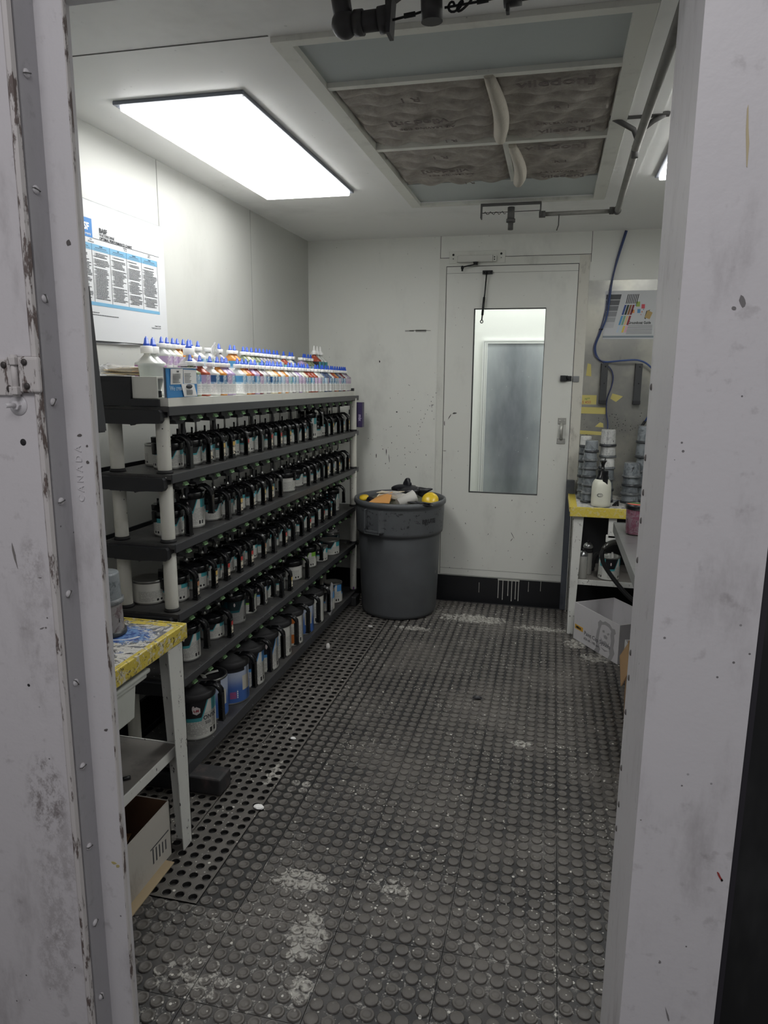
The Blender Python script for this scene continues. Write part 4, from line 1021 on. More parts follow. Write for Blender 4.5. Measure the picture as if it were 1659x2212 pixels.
# bottom tier gallons
def zz6(y): return SZ(S6, y)+.0005
spc = [('gal_teal','teal',2.402,-1.68,'large gallon mixing can with teal and black label beside the table leg, bottom tier'),
       ('gal_cob','cobalt',2.727,-1.75,'large mixing can with cobalt blue label, third on the bottom tier'),
       ('gal_blue','blue',2.902,-1.65,'large black and white mixing can with blue edge, fourth on the bottom tier'),
       ('gal_blue',None,3.082,-1.35,'large mixing can with blue stripe and foil on its handle, fifth on the bottom tier'),
       ('gal_plain','plain',3.262,-1.5,'large white mixing can with red warning diamond, sixth on the bottom tier'),
       ('gal_or','orange',3.441,-1.9,'large white mixing can with two orange blocks, seventh on the bottom tier'),
       ('gal_cob',None,3.622,-2.1,'large mixing can with pink and blue label, eighth on the bottom tier'),
       ('gal_plain',None,3.802,-2.2,'large plain white mixing can, last with a handle on the bottom tier')]
for key, lab, y, sp, l in spc:
    place(key, gal(lab or 'blue'), (-1.335, y, zz6(y)), rr.uniform(-.05,.1), l, 'paint can', 'gallon mixing cans on the bottom tier', sp)
o = place('gal_tin', lambda: plain_tin('paint_tin', .076, .178, 'cobalt', lidc=flat('black_smeared_lid', (34,34,37), .3)), (-1.35, 2.563, zz6(2.563)), 0, 'gallon tin with black lid and torn label scrap, second on the bottom tier', 'paint can', G2, -1.9)
bm = bm_new(); prism(bm, [(-.03,-.02),(.0,-.05),(.012,-.04),(-.006,-.018),(.004,.0),(.03,.03),(.02,.045),(-.004,.02),(-.02,.01)], 'z', .1775, .1783); finish(bm, 'torn_label_scrap', PAPER, o)
place('lit_blue', lambda: plain_tin('paint_tin', .060, .130, 'blue'), (-1.315, 4.03, zz6(4.03)), 0, 'nearer of two closed blue and black tins at the bottom tier far end', 'paint can', G2, -2.0)
place('lit_blue', None, (-1.315, 4.20, zz6(4.20)), 0, 'farther of two closed blue and black tins at the bottom tier far end', 'paint can', G2, -2.3)
# lettering on the nearest gallon
gt = protoC['gal_teal'][0]
bm = bm_new(); text_cyl(bm, 'ONYX', .024, .0842, .082, -.72, depth=.0006, bold=.0004); finish(bm, 'lettering', GREY, gt)
bm = bm_new(); text_cyl(bm, '503', .018, .0842, .062, -.63, depth=.0006); finish(bm, 'number_lettering', GREY, gt)
bm = bm_new(); 
b = bmesh.new(); lathe(b, [(.017,0),(.017,.0008)], 6, smooth=False); 
for v in b.verts: v.co = Vector((v.co.x, v.co.y, v.co.z))
me_ = Matrix.Rotation(-1.02, 4, 'Z') @ Matrix.Translation((.0842,0,.125)) @ Matrix.Rotation(pi/2, 4, 'Y') @ Matrix.Rotation(0, 4, 'Z')
merge(bm, b, 0, me_); finish(bm, 'hexagon_badge', flat('pale_badge', (214,206,206), .5), gt)
bm = bm_new(); text_cyl(bm, 'R-M', .014, .0855, .1205, -1.02-.17, depth=.0006, bold=.0005); finish(bm, 'badge_lettering', flat('badge_red', (160,44,60), .5), gt)
# foil and crumpled plastic among the bottom cans
pbag = empty('crumpled_plastic', (-1.30, 3.925, zz6(3.925))); tag(pbag, 'crumpled clear plastic beside the last handled can on the bottom tier', 'plastic bag')
def crumple(bm, sx, sy, sz, c=(0,0,0), seed=1, amp=.35, sub=3, smooth=False):
    b = bmesh.new(); bmesh.ops.create_icosphere(b, subdivisions=sub, radius=1); rg = random.Random(seed)
    dirs = [Vector((rg.gauss(0,1),rg.gauss(0,1),rg.gauss(0,1))).normalized() for _ in range(26)]; am = [rg.uniform(-1,1) for _ in dirs]
    for v in b.verts:
        d = v.co.normalized(); k = 1+sum(a*max(0, d.dot(e))**14 for a, e in zip(am, dirs))*amp
        v.co = Vector((d.x*sx*k, d.y*sy*k, d.z*sz*k))+Vector(c)
    for f in b.faces: f.smooth = smooth
    merge(bm, b)
CLR = M('clear_crinkled_plastic', lin(205,206,208), .18); CLR.p.inputs['Alpha'].default_value = .38; CLR = CLR.m
bm = bm_new(); crumple(bm, .022, .035, .075, (.045,.0,.085), 4, .5); finish(bm, 'plastic_film', CLR, pbag)
mm = flat('white_cap', (214,212,208), .5)
wc = finish((lambda b: (lathe(b, [(.012,0),(.012,.012),(.009,.03),(.006,.032),(0,.033)], 16), b)[1])(bm_new()), 'plastic_plug', mm); wc.location = (-1.165, 3.62, .0); tag(wc, 'small white plug fallen on the mat below the bottom shelf', 'plug')
# purple box at the far end of the rack
pb = empty('purple_carton', (-1.228, 4.56, 1.17)); tag(pb, 'thin purple carton hung at the far end of the rack above the trash can', 'box')
bm = bm_new(); rbox(bm, -.026, .024, -.055, -.005, .008, .168, .002); finish(bm, 'carton', flat('deep_purple_card', (62,52,92), .4), pb)
bm = bm_new(); text_on(bm, 'mix', .028, (.0, -.0555, .07), (0,0,-1), (1,0,0), depth=.0008, bold=.0008, align='CENTER'); finish(bm, 'lettering', flat('lilac_ink', (190,180,206), .6), pb)
bm = bm_new(); rbox(bm, -.07, -.026, -.045, -.02, .09, .12, .002); finish(bm, 'bracket', CAPM, pb)
# ================================================================= bottle trays on the top shelf
TZ = 1.412
def TS(y): return SZ(TZ, y)
def tslab(bm, x0, x1, y0, y1, h0, h1, mi=0):
    a, b = TS(y0), TS(y1); return hexa(bm, [(x0,y0,a+h0),(x1,y0,a+h0),(x1,y1,b+h0),(x0,y1,b+h0),(x0,y0,a+h1),(x1,y0,a+h1),(x1,y1,b+h1),(x0,y1,b+h1)], mi)
TRAYM = grimy('cream_white_tray', (222,222,214), (170,166,150), .45, .3, .5, scale=7)
tr_ = empty('bottle_tray', (-1.38, 3.3, TZ)); tag(tr_, 'long cream white stepped tray holding the tinter bottles on top of the rack', 'tray')
TO = Vector(tr_.location)
bm = bm_new(); tslab(bm, -1.395, -1.245, 2.165, 4.475, .0015, .030); tslab(bm, -1.50, -1.395, 2.345, 2.45, .0015, .030); bmesh.ops.translate(bm, verts=bm.verts, vec=-TO); finish(bm, 'front_step', TRAYM, tr_)
bm = bm_new(); tslab(bm, -1.50, -1.397, 2.452, 4.475, .0015, .098); bmesh.ops.translate(bm, verts=bm.verts, vec=-TO); finish(bm, 'rear_step', TRAYM, tr_)
bm = bm_new(); tslab(bm, -1.262, -1.248, 4.44, 4.47, .0305, .048); tslab(bm, -1.40, -1.26, 4.444, 4.452, .0305, .036); bmesh.ops.translate(bm, verts=bm.verts, vec=-TO); finish(bm, 'end_clip', CAPM, tr_)
nb = empty('tray_end_box', (-1.44, 2.2, TZ+.0015)); tag(nb, 'black and white open end box on top of the near end of the rack', 'box')
bm = bm_new(); rbox(bm, -.067, .072, -.062, -.058, .001, .098, .001); rbox(bm, -.067, .072, -.0625, -.0575, .079, .0805, .0004); rbox(bm, .068, .071, -.058, .03, .001, .098, .001); rbox(bm, -.067, -.063, -.058, .12, .001, .098, .001)
finish(bm, 'black_panel', CAPM, nb)
bm = bm_new(); rbox(bm, .073, .166, -.05, -.044, .026, .097, .001); rbox(bm, -.062, .166, -.043, .14, .090, .097, .001); finish(bm, 'white_panel', TRAYM, nb)
bm = bm_new(); rbox(bm, .073, .178, -.064, -.056, .001, .024, .001); finish(bm, 'front_sill', CAPM, nb)
bg = empty('plastic_bag', (-1.45, 2.24, TZ+.0995)); tag(bg, 'clear plastic bag of flat tan wooden sticks lying on the near end of the rack', 'bag')
bm = bm_new()
for i in range(16):
    b = bmesh.new(); rbox(b, -.075, .075, -.009, .009, 0, .0018, .0006); merge(bm, b, 0, Matrix.Translation((.01+rr.uniform(-.01,.01), rr.uniform(-.03,.03), .002+.0016*i)) @ Matrix.Rotation(rr.uniform(-.25,.25), 4, 'Z') @ Matrix.Rotation(rr.uniform(-.05,.05), 4, 'Y'))
finish(bm, 'wooden_sticks', flat('pale_stick_wood', (222,202,158), .6), bg)
bm = bm_new(); crumple(bm, .075, .03, .017, (.01,0,.020), 9, .25); crumple(bm, .035, .03, .02, (-.075,0,.022), 12, .6); finish(bm, 'plastic_film', CLR, bg)
# tinter bottles: body of tinted translucent plastic, label, cap and nozzle
def bottle_body(bm, w=.038, d=.072, hb=.082, hs=.106):
    """w along y, d along x; oval shoulders rising to the neck"""
    def ring(z, a, b, n=24, pw=.42):
        o = []
        for i in range(n):
            t = 2*pi*i/n; c, s = cos(t), sin(t); e = pw
            o.append(bm.verts.new((a/2*math.copysign(abs(c)**e, c), b/2*math.copysign(abs(s)**e, s), z)))
        return o
    R_ = [ring(0, d*.94, w*.9), ring(.003, d, w), ring(hb, d, w), ring(hb+.004, d*.96, w*.96)]
    R_ += [ring(hb+(hs-hb)*t, d*(1-t)+.020*t, w*(1-t)+.020*t, pw=.42+.58*t) for t in (.35,.7,1.0)]
    R_ += [ring(hs+.006, .020, .020, pw=1)]
    for a, b in zip(R_, R_[1:]):
        for i in range(24): f = bm.faces.new((a[i], a[(i+1)%24], b[(i+1)%24], b[i])); f.smooth = True
    bm.faces.new(R_[0][::-1]); bm.faces.new(R_[-1])
def bottle_label(bm, w=.038, d=.072, z0=.006, z1=.078):
    uvl = bm.loops.layers.uv.verify(); n = 24; A = []
    for i in range(n):
        t = 2*pi*i/n; c, s = cos(t), sin(t); x, y = (d/2+.0010)*math.copysign(abs(c)**.42, c), (w/2+.0008)*math.copysign(abs(s)**.42, s)
        A.append((bm.verts.new((x, y, z0)), bm.verts.new((x, y, z1))))
    for i in range(n):
        a, b = A[i], A[(i+1)%n]; f = bm.faces.new((a[0], b[0], b[1], a[1])); f.smooth = True
        for l, q in zip(f.loops, ((i/n,0),((i+1)/n,0),((i+1)/n,1),(i/n,1))): l[uvl].uv = q
def blabel(name, band, band2, vstart=.55):
    m = M(name, lin(232,232,230), .4); uv = m.uv(); u, v, _ = m.sep(uv)
    c = m.mix(v.gt(vstart)*m.noise(m.vec(u*9, v*3, 0), 2.2, 2).step(.3,.6)*.8, lin(240,240,238), lin(*band))
    c = m.mix(v.gt(vstart+.1)*(u*4).fract().lt(.5), c, lin(*band2))
    row = (v*22).fract().lt(.4)*m.noise(m.vec(u*50, (v*22).floor()*2.7, 0), 1.6, 1).gt(.45)*v.band(.06,.5)
    c = m.mix(row*.5, c, lin(90,92,98)); m.col(c); return m.m
BL = {'lilac': blabel('lilac_bottle_label', (176,140,190), (196,172,208)), 'sky': blabel('sky_blue_bottle_label', (124,182,216), (84,150,196)),
      'teal': blabel('teal_bottle_label', (80,164,176), (130,196,204)), 'pale': blabel('pale_blue_bottle_label', (160,196,222), (186,208,228)), 'navy': blabel('blue_wave_bottle_label', (60,140,186), (40,90,140))}
CAPW = flat('white_bottle_cap', (238,238,236), .35); NOZ = M('blue_nozzle', lin(46,84,190), .3); NOZ.p.inputs['Subsurface Weight'].default_value = .0; NOZ = NOZ.m
def tint(name, rgb): return M(name, lin(*rgb), .25).m
TINT = {'clear': tint('milky_clear', (206,208,204)), 'amber': tint('amber_tinter', (196,132,60)), 'red': tint('rust_red_tinter', (160,72,50)), 'maroon': tint('maroon_tinter', (110,44,52)),
        'green': tint('dull_green_tinter', (128,140,110)), 'grey': tint('grey_tinter', (150,146,150)), 'violet': tint('violet_tinter', (170,150,186)), 'blue': tint('slate_blue_tinter', (70,88,120)), 'cream': tint('cream_tinter', (226,220,196))}
cmesh = {}
def bottle(tn, lab, nozzle=True, big=False, tilt=0):
    r = empty('tinter_bottle'); key = ('b', big)
    k = 1.0 if not big else 1.42
    def cached(nm, fn, mat):
        kk = (nm, tn if nm == 'bottle_body' else lab if nm == 'paper_label' else '', k)
        if kk not in cmesh:
            bm = bm_new(); fn(bm)
            if k != 1: bmesh.ops.scale(bm, verts=bm.verts, vec=(1.15, 1.15, 1.0) if big == 'tall' else (k,k,k))
            o = finish(bm, nm, mat, r, fixn=(nm != 'paper_label')); cmesh[kk] = o.data; return o
        o = bpy.data.objects.new(nm, cmesh[kk]); COL.objects.link(o); o.parent = r; return o
    cached('bottle_body', bottle_body, TINT[tn]); cached('paper_label', bottle_label, BL[lab])
    cached('cap', lambda bm: lathe(bm, [(.0165,.1095),(.0172,.111),(.0172,.124),(.0155,.1255),(0,.1255)], 24), CAPW)
    if nozzle: cached('nozzle', lambda bm: lathe(bm, [(.0092,.1255),(.0085,.131),(.0068,.1315),(.0045,.146),(.0028,.1468),(.0022,.150),(0,.1503)], 14), NOZ)
    return r
rb = random.Random(21)
fy = [2.416,2.485,2.571,2.626,2.673,2.714,2.814,2.859,2.905,2.948,2.992,3.037,3.078,3.131,3.175,3.216,3.265,3.312,3.366,3.404,3.448,3.5,3.553,3.601,3.644,3.694,3.753,3.829,3.868,3.925,3.966,4.008,4.059,4.112,4.156,4.193,4.249,4.296,4.385,4.435,4.487]
def spr(ys, d, lo, hi):
    ys = ys[:]
    for _ in range(200):
        for i in range(len(ys)-1):
            g = ys[i+1]-ys[i]
            if g < d: m_ = (d-g)/2; ys[i] -= m_; ys[i+1] += m_
        ys[0] = max(ys[0], lo); ys[-1] = min(ys[-1], hi)
    return ys
fy = spr(fy, .0405, 2.405, 4.42)
ft = 'green red clear amber violet violet clear amber red violet maroon clear grey cream cream amber clear amber clear grey clear violet clear cream red red red clear clear blue blue blue clear red amber blue grey maroon clear violet grey'.split()
fl = 'sky lilac navy navy lilac sky sky pale navy sky lilac pale navy navy navy sky pale lilac teal sky pale lilac lilac navy teal sky lilac lilac sky pale lilac navy sky navy pale lilac navy sky lilac lilac lilac'.split()
tn_name = {'clear': 'clear', 'amber': 'amber', 'red': 'rust red', 'maroon': 'maroon', 'green': 'green', 'grey': 'grey', 'violet': 'violet', 'blue': 'slate blue', 'cream': 'cream'}
for i, y in enumerate(fy):
    nz = i not in (11, 18, 26)
    o = bottle(ft[i], fl[i], nz); o.location = (-1.292+rb.uniform(-.003,.003), y, TS(y)+.0307); o.rotation_euler = (0,0,rb.uniform(-.03,.03))
    tag(o, '%s tinter bottle%s, %s from the near end of the front row' % (tn_name[ft[i]], '' if nz else ' without a nozzle', ORD[i]), 'bottle', 'tinter bottles in the front row on top of the rack')
by = [2.40+.0,2.478,2.53,2.583,2.64,2.71,2.775,2.858,2.973,3.078,3.122,3.226,3.268,3.325,3.37,3.417,3.471,3.514,3.558,3.603,3.65,3.752,3.838,3.883,4.022,4.07,4.111,4.153,4.205]
by = spr([y-.0 for y in by], .0405, 2.485, 4.2)
bt = 'clear clear cream amber amber clear clear clear grey amber amber green cream green green grey grey grey grey grey clear red clear blue violet grey green green green'.split()
bl_ = 'lilac lilac lilac sky sky lilac sky teal lilac sky sky navy lilac sky sky navy sky pale teal navy sky teal pale sky navy lilac sky sky teal'.split()
for i, y in enumerate(by):
    nz = i not in (7, 24)
    o = bottle(bt[i], bl_[i], nz); o.location = (-1.447+rb.uniform(-.003,.003), y, TS(y)+.0987); o.rotation_euler = (0,0,rb.uniform(-.03,.03))
    tag(o, '%s tinter bottle%s, %s from the near end of the raised rear row' % (tn_name[bt[i]], '' if nz else ' without a nozzle', ORD[i]), 'bottle', 'tinter bottles in the rear row on top of the rack')
# two large bottles at the near end standing on the end box, one tall bottle in the front
BLK = flat('black_label_field', (50,46,54), .5); LIL = flat('lilac_label_field', (186,128,186), .5)
def big_bottle(loc, label, teal=False, rust=False):
    o = empty('large_tinter_bottle', loc); S = 1.25
    bm = bm_new(); bottle_body(bm, .046, .088, .115, .148); finish(bm, 'bottle_body', TINT['red'] if rust else TINT['clear'], o)
    bm = bm_new(); bottle_label(bm, .046, .088, .008, .11)
    m = M('big_bottle_label', lin(230,230,228), .45); u, v, _ = m.sep(m.uv()); c = m.c
    A_ = lin(70,150,158) if teal else lin(184,126,186)
    c = m.mix(v.gt(.45), lin(230,230,228), A_); k = (u*2).fract(); c = m.mix(v.gt(.5)*k.gt(.42)*k.lt(.75), c, lin(44,42,50)); m.col(c)
    finish(bm, 'paper_label', m.m, o, fixn=False)
    if not teal:
        bm = bm_new(); lathe(bm, [(.021,.152),(.0215,.154),(.0215,.176),(.019,.178),(0,.178)], 24); finish(bm, 'cap', CAPW, o)
        bm = bm_new(); lathe(bm, [(.0125,.178),(.0115,.186),(.0095,.187),(.006,.206),(.003,.207),(.002,.212),(0,.212)], 16); finish(bm, 'nozzle', NOZ, o)
    else:
        bm = bm_new(); lathe(bm, [(.019,.152),(.020,.155),(.019,.165),(.012,.171),(.007,.18),(.0035,.205),(0,.206)], 20); finish(bm, 'cone_cap', CAPW, o)
    tag(o, label, 'bottle', 'large tinter bottles on top of the rack'); return o
big_bottle((-1.445, 2.424, TS(2.424)+.0307), 'second large white bottle with lilac label behind the nearest one')
big_bottle((-1.44, 2.372, TS(2.372)+.0307), 'large white bottle with lilac label, nearest of all bottles in the rear row')
bs = big_bottle((-1.33, 2.47, TS(2.47)+.0307), 'large white and lilac bottle standing taller than its neighbours near the blue leaflet holder') if False else None
b0 = big_bottle((-1.372, 2.555, TS(2.555)+.0307), 'large white and lilac bottle standing between the two rows near the blue leaflet holder')
big_bottle((-1.45, 4.275, TS(4.275)+.0987), 'large rust brown bottle with white cone cap at the far end of the rear row', True, True)
big_bottle((-1.45, 4.335, TS(4.335)+.0987), 'first large white bottle with teal label beside the rust brown one', True)
big_bottle((-1.45, 4.395, TS(4.395)+.0987), 'last large white bottle with teal label at the corner end of the rear row', True)
# make the near bottle stand on the shelf board
# leaflet holder with notes
lh = empty('leaflet_holder', (-1.2445, 2.265, TS(2.265)+.0307)); tag(lh, 'blue leaflet holder with three pinned paper notes at the near end of the tray', 'leaflet holder')
bm = bm_new(); rbox(bm, -.004, .0, -.103, .103, .0, .098, .001); finish(bm, 'blue_board', flat('leaflet_blue', (64,142,206), .4), lh)
bm = bm_new(); rbox(bm, -.012, .0035, -.105, .105, .097, .101, .001); rbox(bm, -.012,-.009,-.105,.105,0,.1,.001); finish(bm, 'acrylic_edge', flat('clear_edge_grey', (196,200,204), .2), lh)
bm = bm_new()
hexa(bm, [(.001,-.083,.044),(.001,.0,.044),(.0015,.0,.044),(.0015,-.083,.044),(.004,-.083,.095),(.003,.0,.096),(.0036,.0,.096),(.0046,-.083,.095)]); finish(bm, 'left_note', PAPER, lh)
bm = bm_new(); hexa(bm, [(.001,.006,.046),(.001,.098,.044),(.0015,.098,.044),(.0015,.006,.046),(.001,.006,.094),(.001,.098,.092),(.0016,.098,.092),(.0016,.006,.094)]); finish(bm, 'right_note', PAPER, lh)
bm = bm_new(); hexa(bm, [(.004,.0,.002),(.006,.088,.002),(.0066,.088,.002),(.0046,.0,.002),(.003,-.016,.046),(.003,.075,.043),(.0036,.075,.043),(.0036,-.016,.046)]); finish(bm, 'lower_note', PAPER, lh)
bm = bm_new(); text_on(bm, 'We create', .022, (.0006,-.088,.024), (0,1,0), (0,0,1), depth=.0006); finish(bm, 'lettering', flat('pale_blue_ink', (206,226,240), .5), lh)
bm = bm_new()
for (y0, y1, z0, z1, n_) in ((-.07,-.02,.05,.082,7),(.012,.06,.05,.084,7),(.015,.06,.008,.026,5)):
    for i in range(n_):
        z = z0+(z1-z0)*i/n_; box(bm, .0040 if y0 < 0 else .0018 if z0 > .03 else .0062, .0056 if y0 < 0 else .0022 if z0 > .03 else .0069, y0, y1-.01*rb.random()*1.5, z, z+.0016)
text_on(bm, 'R-M', .008, (.0052,-.045,.084), (0,1,0), (0,0,1), depth=.0006, bold=.0003)
b = bmesh.new(); lathe(b, [(.022,0),(.022,.0008),(0,.0008)], 24, sy=.36); merge(bm, b, 0, Matrix.Translation((.0062,.034,.036)) @ Matrix.Rotation(pi/2,4,'Z') @ Matrix.Rotation(pi/2,4,'X'))
finish(bm, 'note_print', GREY, lh)
tb = empty('plastic_tub', (-1.285, 2.325-.085, TS(2.25)+.0305)) if False else None
bgc = empty('clear_bag', (-1.44, 2.80, TS(2.8)+.0987)) if False else None
"""clear film draped over two rear bottles"""
dr = empty('clear_film', (-1.405, 2.835, TS(2.83)+.03)); tag(dr, 'clear plastic film standing up among the tinter bottles', 'plastic film')
bm = bm_new(); tube(bm, [(.0,-.03,.02),(.0,-.028,.12),(.0,-.012,.19),(.0,.008,.205),(.0,.03,.18),(.0,.05,.11),(.0,.06,.02)], [.006,.009,.014,.015,.012,.01,.008], 9)
for v in bm.verts: v.co.x *= .3
finish(bm, 'film_fold', CLR, dr)

tub = empty('frosted_tub', (-1.325, 2.205, TS(2.2)+.0307)); tag(tub, 'frosted clear plastic tub with dark base beside the blue leaflet holder', 'tub')
FR = M('frosted_clear_plastic', lin(206,212,206), .35); FR.p.inputs['Alpha'].default_value = .55; FR = FR.m
bm = bm_new(); lathe(bm, [(.026,.018),(.036,.05),(.042,.10),(.044,.112),(.042,.112),(.040,.10),(.034,.05),(.025,.02)], 32, cap=False); finish(bm, 'tub_wall', FR, tub)
bm = bm_new(); lathe(bm, [(.030,0),(.030,.020),(.024,.022),(0,.022)], 32); finish(bm, 'base', CAPM, tub)
# ================================================================= right side: backing sheet, posters, cables
SHEET = M('brushed_backing_sheet', lin(150,150,146), .34, .55); p = SHEET.pos(); x, y, z = SHEET.sep(p)
c = SHEET.mix(SHEET.noise(p, 4, 4, .6).step(.35,.7)*.6, lin(146,146,142), lin(196,194,180))
c = SHEET.mix(SHEET.noise(SHEET.scale(p,1,1,.4), 15, 5, .7).step(.6,.8)*.5, c, lin(96,94,92))
sp_ = SHEET.vor(p, 70).lt(.2)*SHEET.noise(p, 7, 3).step(.5,.6)*z.lt(1.3); c = SHEET.mix(sp_, c, lin(30,30,32)); SHEET.col(c); SHEET.rough(SHEET.noise(p, 3, 3)*.3+.2); SHEET = SHEET.m
struct(B('wall_panel', SHEET, (.168, 1.0, YB-.004, YB-.0008, .77, 2.09)))
W1 = YB-.004
struct(B('wall_panel', flat('dark_lower_panel', (40,41,44), .6), (.168, 1.0, YB-.0125, YB-.0008, .166, .768)))
gp = empty('colour_guide_poster', (.275, W1-.0003, 1.742)); tag(gp, 'grey shade and colour swatch guide poster on the right back wall', 'poster')
bm = bm_new(); box(bm, 0, .40, -.001, 0, 0, .285); finish(bm, 'sheet', flat('pale_grey_paper', (196,198,200), .5), gp)
def sq(name, rgb, lst, y=-.0016):
    bm = bm_new()
    for q in lst: prism(bm, q, 'y', y, -.001)
    return finish(bm, name, flat(name+'_ink', rgb, .55), gp)
def rct(x0, x1, z0, z1): return [(x0,z0),(x1,z0),(x1,z1),(x0,z1)]
sk = lambda z: .018*(z/.04)*.35    # slanted columns
greys = [(72,74,78),(92,94,98),(112,114,118),(134,136,140),(156,158,162),(180,182,186),(196,198,202)]
for i, g in enumerate(greys):
    z1 = .272-.0345*i; z0 = z1-.031; sq('grey_swatch', g, [[(.008,z0),(.062+.22*(z0/.27)*.3,z0),(.062+.22*(z1/.27)*.3,z1),(.008,z1)]])
sq('stripe_bar', (30,30,32), [[(.115+.0135*i+.018*0+ .05,.215),(.1215+.0135*i+.05,.215),(.1345+.0135*i+.05,.272),(.128+.0135*i+.05,.272)] for i in range(7)])
cc = [[(52,76,140),(36,56,44),(140,96,60),(120,36,48)],[(84,146,190),(120,164,140),(218,190,140),(140,40,56)],[(186,200,214),(190,204,204),(220,196,90),(216,170,186)]]
for r_ in range(3):
    z0, z1 = (.148,.086,.04)[r_], (.208,.142,.08)[r_]
    for k in range(4):
        s0, s1 = .1+.065*(z0-.03)/.2, .1+.065*(z1-.03)/.2
        sq('colour_swatch', cc[r_][k], [[(s0+.021*k,z0),(s0+.016+.021*k,z0),(s1+.016+.021*k,z1),(s1+.021*k,z1)]])
for (cx, cz, s, rgb) in ((.262,.212,.03,(150,170,80)),(.303,.198,.026,(196,72,84)),(.272,.17,.024,(84,140,190)),(.228,.168,.02,(216,140,84)),(.244,.206,.008,(96,130,180)),(.297,.165,.008,(200,120,80)),(.29,.148,.005,(170,60,60)),(.308,.18,.006,(120,110,120))):
    sq('colour_square', rgb, [rct(cx-s/2, cx+s/2, cz-s/2, cz+s/2)])
sq('yellow_block', (176,150,96), [[(.32,.13),(.36,.12),(.38,.16),(.34,.175)]]); sq('dark_block', (60,62,54), [[(.318,.125),(.33,.12),(.335,.15),(.36,.178),(.33,.17)]], -.0014)
bm = bm_new(); text_on(bm, 'Groundcoat Guide', .023, (.195,-.0012,.092), (1,0,0), (0,0,1), depth=.0004, bold=.0007); finish(bm, 'lettering', INK, gp)
bm = bm_new()
for i in range(9): box(bm, .19-.001*i, .385, -.0014, -.001, .083-.0065*i, .0848-.0065*i)
finish(bm, 'fine_print', GREY, gp)
bm = bm_new(); box(bm, .0, .40, -.0014, -.001, .008, .02); finish(bm, 'footer_band', flat('footer_grey', (126,136,144), .5), gp)
for ch_ in gp.children:
    if not ch_.name.startswith('sheet'): ch_.scale.x = .74; ch_.scale.z = .97
bm = bm_new(); text_on(bm, 'CA 8.6m', .017, (.198,W1-.0005,2.045), (1,0,.05), (0,0,1), depth=.0004); 
o = finish(bm, 'marker_lettering', flat('blue_marker', (70,104,140), .6), bpy.data.objects['wall_panel'])
bm = bm_new(); text_on(bm, 'MA 352', .019, (.196,W1-.0005,2.02), (1,0,.08), (0,0,1), depth=.0004); finish(bm, 'marker_lettering', bpy.data.materials['blue_marker'], bpy.data.objects['wall_panel'])
# two black magnetic holders
for i, x in enumerate((.297, .498)):
    h = empty('black_holder', (x, W1, 1.36)); tag(h, ('left of the two black box-section holders on the backing sheet', 'right of the two black box-section holders on the backing sheet')[i], 'holder', 'black holders on the backing sheet')
    bm = bm_new(); rbox(bm, -.02, .02, -.045, -.0005, 0, .235, .002); finish(bm, 'channel', flat('charcoal_coated_steel', (58,60,62), .45), h)
    bm = bm_new(); rbox(bm, -.0215, .0215, -.047, -.001, -.012, .012, .002); rbox(bm, -.0212,-.019,-.03,-.001,.1,.235,.0005); finish(bm, 'end_cap', CAPM, h)
    bm = bm_new()
    for z in (.115, .215): ydisc(bm, .004, -.045, z, [(.004,0),(0,.0008)])
    finish(bm, 'screw', INK, h)
TY = flat('yellow_masking_tape', (196,184,110), .6)
for i, (pl, lab) in enumerate((([(.19,1.52),(.222,1.515),(.216,1.59),(.196,1.595)],'small yellow tape strip left of the black holders'), ([(.141,1.385),(.255,1.38),(.262,1.40),(.142,1.40)],'narrow yellow tape with green and red marker writing beside the door frame'),
        ([(.172,1.285),(.322,1.283),(.325,1.325),(.172,1.325)],'wide yellow tape strip on the lower left of the backing sheet'), ([(.345,1.38),(.38,1.36),(.42,1.395),(.355,1.412)],'torn yellow tape scrap between the black holders'),
        ([(.263,1.203),(.315,1.2),(.312,1.225),(.292,1.232)],'torn yellow tape scrap above the cup stacks'), ([(.172,1.155),(.32,1.15),(.322,1.172),(.172,1.178)],'long yellow tape strip behind the cup stacks'))):
    if i == 1: pl = [(.172,1.342),(.262,1.342),(.262,1.40),(.172,1.40)]
    bm = bm_new(); prism(bm, pl, 'y', W1-.0012, W1-.0003); o = finish(bm, 'tape_strip', TY); tag(o, lab, 'tape', 'yellow tape pieces on the backing sheet')
    if i == 1:
        bm = bm_new(); text_on(bm, 'agm', .02, (.19,W1-.0014,1.372), (1,0,.1), (0,0,1), depth=.0004); finish(bm, 'green_marker_lettering', flat('green_marker', (84,128,70), .6), o)
        bm = bm_new(); text_on(bm, 'S 450', .024, (.176,W1-.0014,1.347), (1,0,.02), (0,0,1), depth=.0004); finish(bm, 'red_marker_lettering', flat('red_marker', (176,72,70), .6), o)
def smooth_path(pts, k=5):
    pts = [Vector(p) for p in pts]; out = []
    for i in range(len(pts)-1):
        p0, p1, p2, p3 = pts[max(i-1,0)], pts[i], pts[i+1], pts[min(i+2,len(pts)-1)]
        for j in range(k):
            t = j/k; out.append(.5*((2*p1)+(p2-p0)*t+(2*p0-5*p1+4*p2-p3)*t*t+(3*p1-p0-3*p2+p3)*t**3))
    out.append(pts[-1]); return out
CB = flat('blue_cable', (60,82,132), .35); yc = YB-.012
cbz = empty('blue_hose', (.374, yc, 2.36)); tag(cbz, 'blue air hose looping down the backing sheet to the right, tied to a second one', 'hose'); co = Vector(cbz.location)
bm = bm_new(); tube(bm, [p_-co for p_ in smooth_path([(.374,yc,2.37),(.34,yc,2.24),(.31,yc,2.1),(.293,yc,1.89),(.26,yc,1.78),(.235,yc,1.70),(.25,yc,1.635),(.294,yc,1.605),(.40,yc-.045,1.612),(.483,yc-.045,1.615),(.545,yc-.045,1.59),(.60,yc-.04,1.53)])], .0055, 10); finish(bm, 'hose', CB, cbz)
